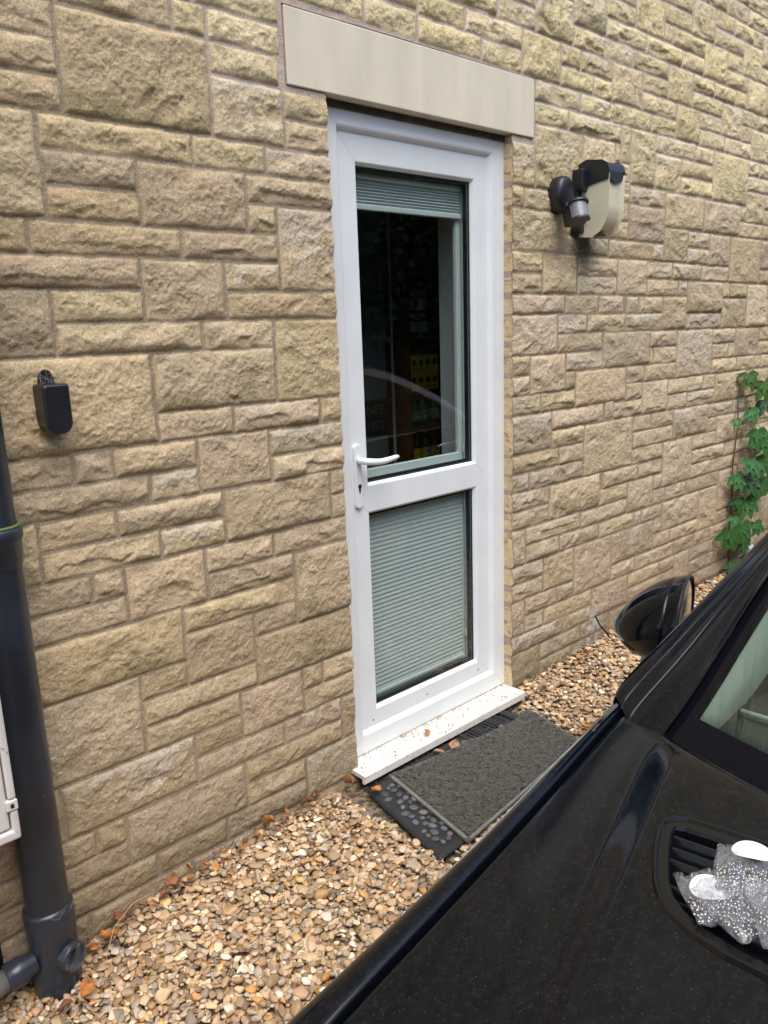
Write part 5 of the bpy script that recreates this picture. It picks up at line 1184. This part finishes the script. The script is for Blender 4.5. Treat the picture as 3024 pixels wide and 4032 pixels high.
def bag(cx, cy, w_, h_, yw, dz, lab, labels, seed, bz=(-.5, .3), nb=230):
    r_ = np.random.RandomState(seed); b = empty('bead_bag', (cx, cy, 1.0+dz), lab, 'bag', 'clear bags of metal beads lying on the bonnet vent')
    Mb = Matrix.Translation((cx, cy, float(zb(np.array(cx), np.array(cy)))+.004+dz)) @ Matrix.Rotation(yw, 4, 'Z')
    N, K = 26, 24
    for side in (0, 1):
        V = []; F = []
        for i in range(N+1):
            for j in range(K+1):
                u, v = i/N, j/K; fill = (math.sin(math.pi*u)*math.sin(math.pi*v))**.5*(1-.45*v)
                cr_ = mnoise.noise(Vector((u*5+seed, v*5, side)))*.0042+abs(mnoise.noise(Vector((u*11, v*11+seed, side))))*.0034
                ed = .0015*math.sin(u*9+seed)*(1-abs(v-.5)*0)
                z = (.0115*fill+abs(cr_)*1.1+.001 if side else -.0015*fill)+.004*math.sin(u*4+v*3+seed)*(v > .72)*(v-.72)/.28
                V.append(Mb @ Vector(((u-.5)*w_*(1-.05*math.sin(v*6+seed))+ed, (v-.5)*h_+.0015*math.sin(u*13+seed), z)))
        for i in range(N):
            for j in range(K): a = i*(K+1)+j; F.append((a, a+1, a+K+2, a+K+1))
        link('film', pymesh('film', V, F), M_bag, b, False)
    VV_, FF_ = [], []; nv_ = 0; pl = []
    for k in range(nb*4):
        if len(pl) >= nb: break
        x, y = r_.uniform(-.46, .46)*w_, r_.uniform(bz[0]+.04, bz[1])*h_; lay = r_.choice([0, 0, 1, 2]); z = .0016+lay*.0024+r_.uniform(0, .0006)
        edge_ = min(.5-abs(x/w_), y/h_+.5); 
        if z > .0025+.02*edge_: continue
        if any(abs(x-q_[0]) < .0028 and abs(y-q_[1]) < .0028 and (x-q_[0])**2+(y-q_[1])**2+(z-q_[2])**2 < .0031**2 for q_ in pl): continue
        pl.append((x, y, z)); W_ = np.array([tuple(Mb @ Vector((x+p_[0]*.0019, y+p_[1]*.0019, z+p_[2]*.0019))) for p_ in I1]); VV_.append(W_); FF_.append(F1_+nv_); nv_ += len(I1)
    o = link('beads', npmesh('beads', np.vstack(VV_), np.vstack(FF_)), M_bead, b); o['kind'] = 'stuff'
    for (lx_, ly_, r0_, st) in labels:
        V = [Mb @ Vector((lx_, ly_, .0135))]; F = []
        for k in range(28):
            a = 2*math.pi*k/28; V.append(Mb @ Vector((lx_+r0_*math.cos(a)*(1+.05*math.sin(2*a+st)), ly_+r0_*math.sin(a)*st, .0128-.0035*math.cos(a)**2+.0006*math.sin(3*a))))
        for k in range(28): F.append((0, 1+k, 1+(k+1) % 28))
        link('round_sticker', pymesh('round_sticker', V, F), M_paper, b, True)
# local +v points away from the camera
yv = math.atan2(.62, .78)-math.pi/2
bag(.655, -1.651, .046, .072, yv+.10, .000, 'clear bead bag with a white oval sticker, at the left end of the vent', [(.002, .000, .0185, 1.0)], 1, (-.5, -.02), 150)
bag(.700, -1.668, .060, .080, yv-.25, .002, 'bead bag lying furthest back in the heap, full of small silver beads', [(.004, .020, .018, .85)], 2, (-.5, .02), 210)
bag(.650, -1.680, .054, .072, yv+.45, .006, 'folded bead bag without a sticker, in the middle of the heap', [], 3, (-.5, .12), 170)
bag(.655, -1.722, .056, .076, yv-.05, .012, 'bead bag with a round white sticker, on top of the heap at the right', [(.004, .000, .019, 1.05)], 4, (-.5, .10), 190)
bag(.700, -1.735, .055, .075, yv+.3, .004, 'bead bag half under the others at the back right of the heap', [], 5, (-.5, .30), 230)

# ------------------------------------------------------------------ GREENERY ACROSS THE DRIVE (seen only mirrored in the glass and paint)
r_ = np.random.RandomState(77)
def leafy(name, lab, cat, boxes_, n, c, grp=None):
    t = empty(name, ((boxes_[0][0]+boxes_[0][1])/2, boxes_[0][2], 0), lab, cat, grp); V = []; 
    for (x0, x1, y, zt, dp) in boxes_:
        m_ = n//len(boxes_); x = r_.uniform(x0, x1, m_); z = r_.uniform(0, 1, m_)**.8*zt*(1+.18*np.sin(x*1.7)+.1*np.sin(x*4.1)); yy = y-np.abs(r_.normal(0, dp, m_))
        cc_ = np.stack([x, yy, z], -1); a = r_.normal(size=(m_, 3)); a /= np.linalg.norm(a, axis=1)[:, None]; b = np.cross(a, r_.normal(size=(m_, 3))); b /= np.linalg.norm(b, axis=1)[:, None]; s = r_.uniform(.05, .13, (m_, 1))
        V.append(np.stack([cc_-a*s, cc_+b*s*.5, cc_+a*s, cc_-b*s*.5], 1))
    V = np.concatenate(V); me = npmesh('foliage', V.reshape(-1, 3), np.arange(len(V)*4).reshape(-1, 4))
    vcol(me, 'Col', np.repeat(np.array(c)[None]*r_.uniform(.5, 1.5, (len(V), 1)), 4, 0)); link('foliage', me, M_leaf, t)
    bm = bmesh.new()
    for (x0, x1, y, zt, dp) in boxes_: addbox(bm, x0, y-dp*2.5-.3, -.2, x1, y-dp*2.5, zt*.93)
    link('hedge_core', bmm('hedge_core', bm), mat('hedge_dark', (.012, .02, .010), .9), t)
leafy('hedge', 'tall dark green hedge across the drive, beyond the car', 'hedge', [(-9, 16, -7.2, 5.3, .5)], 34000, (.035, .075, .022))
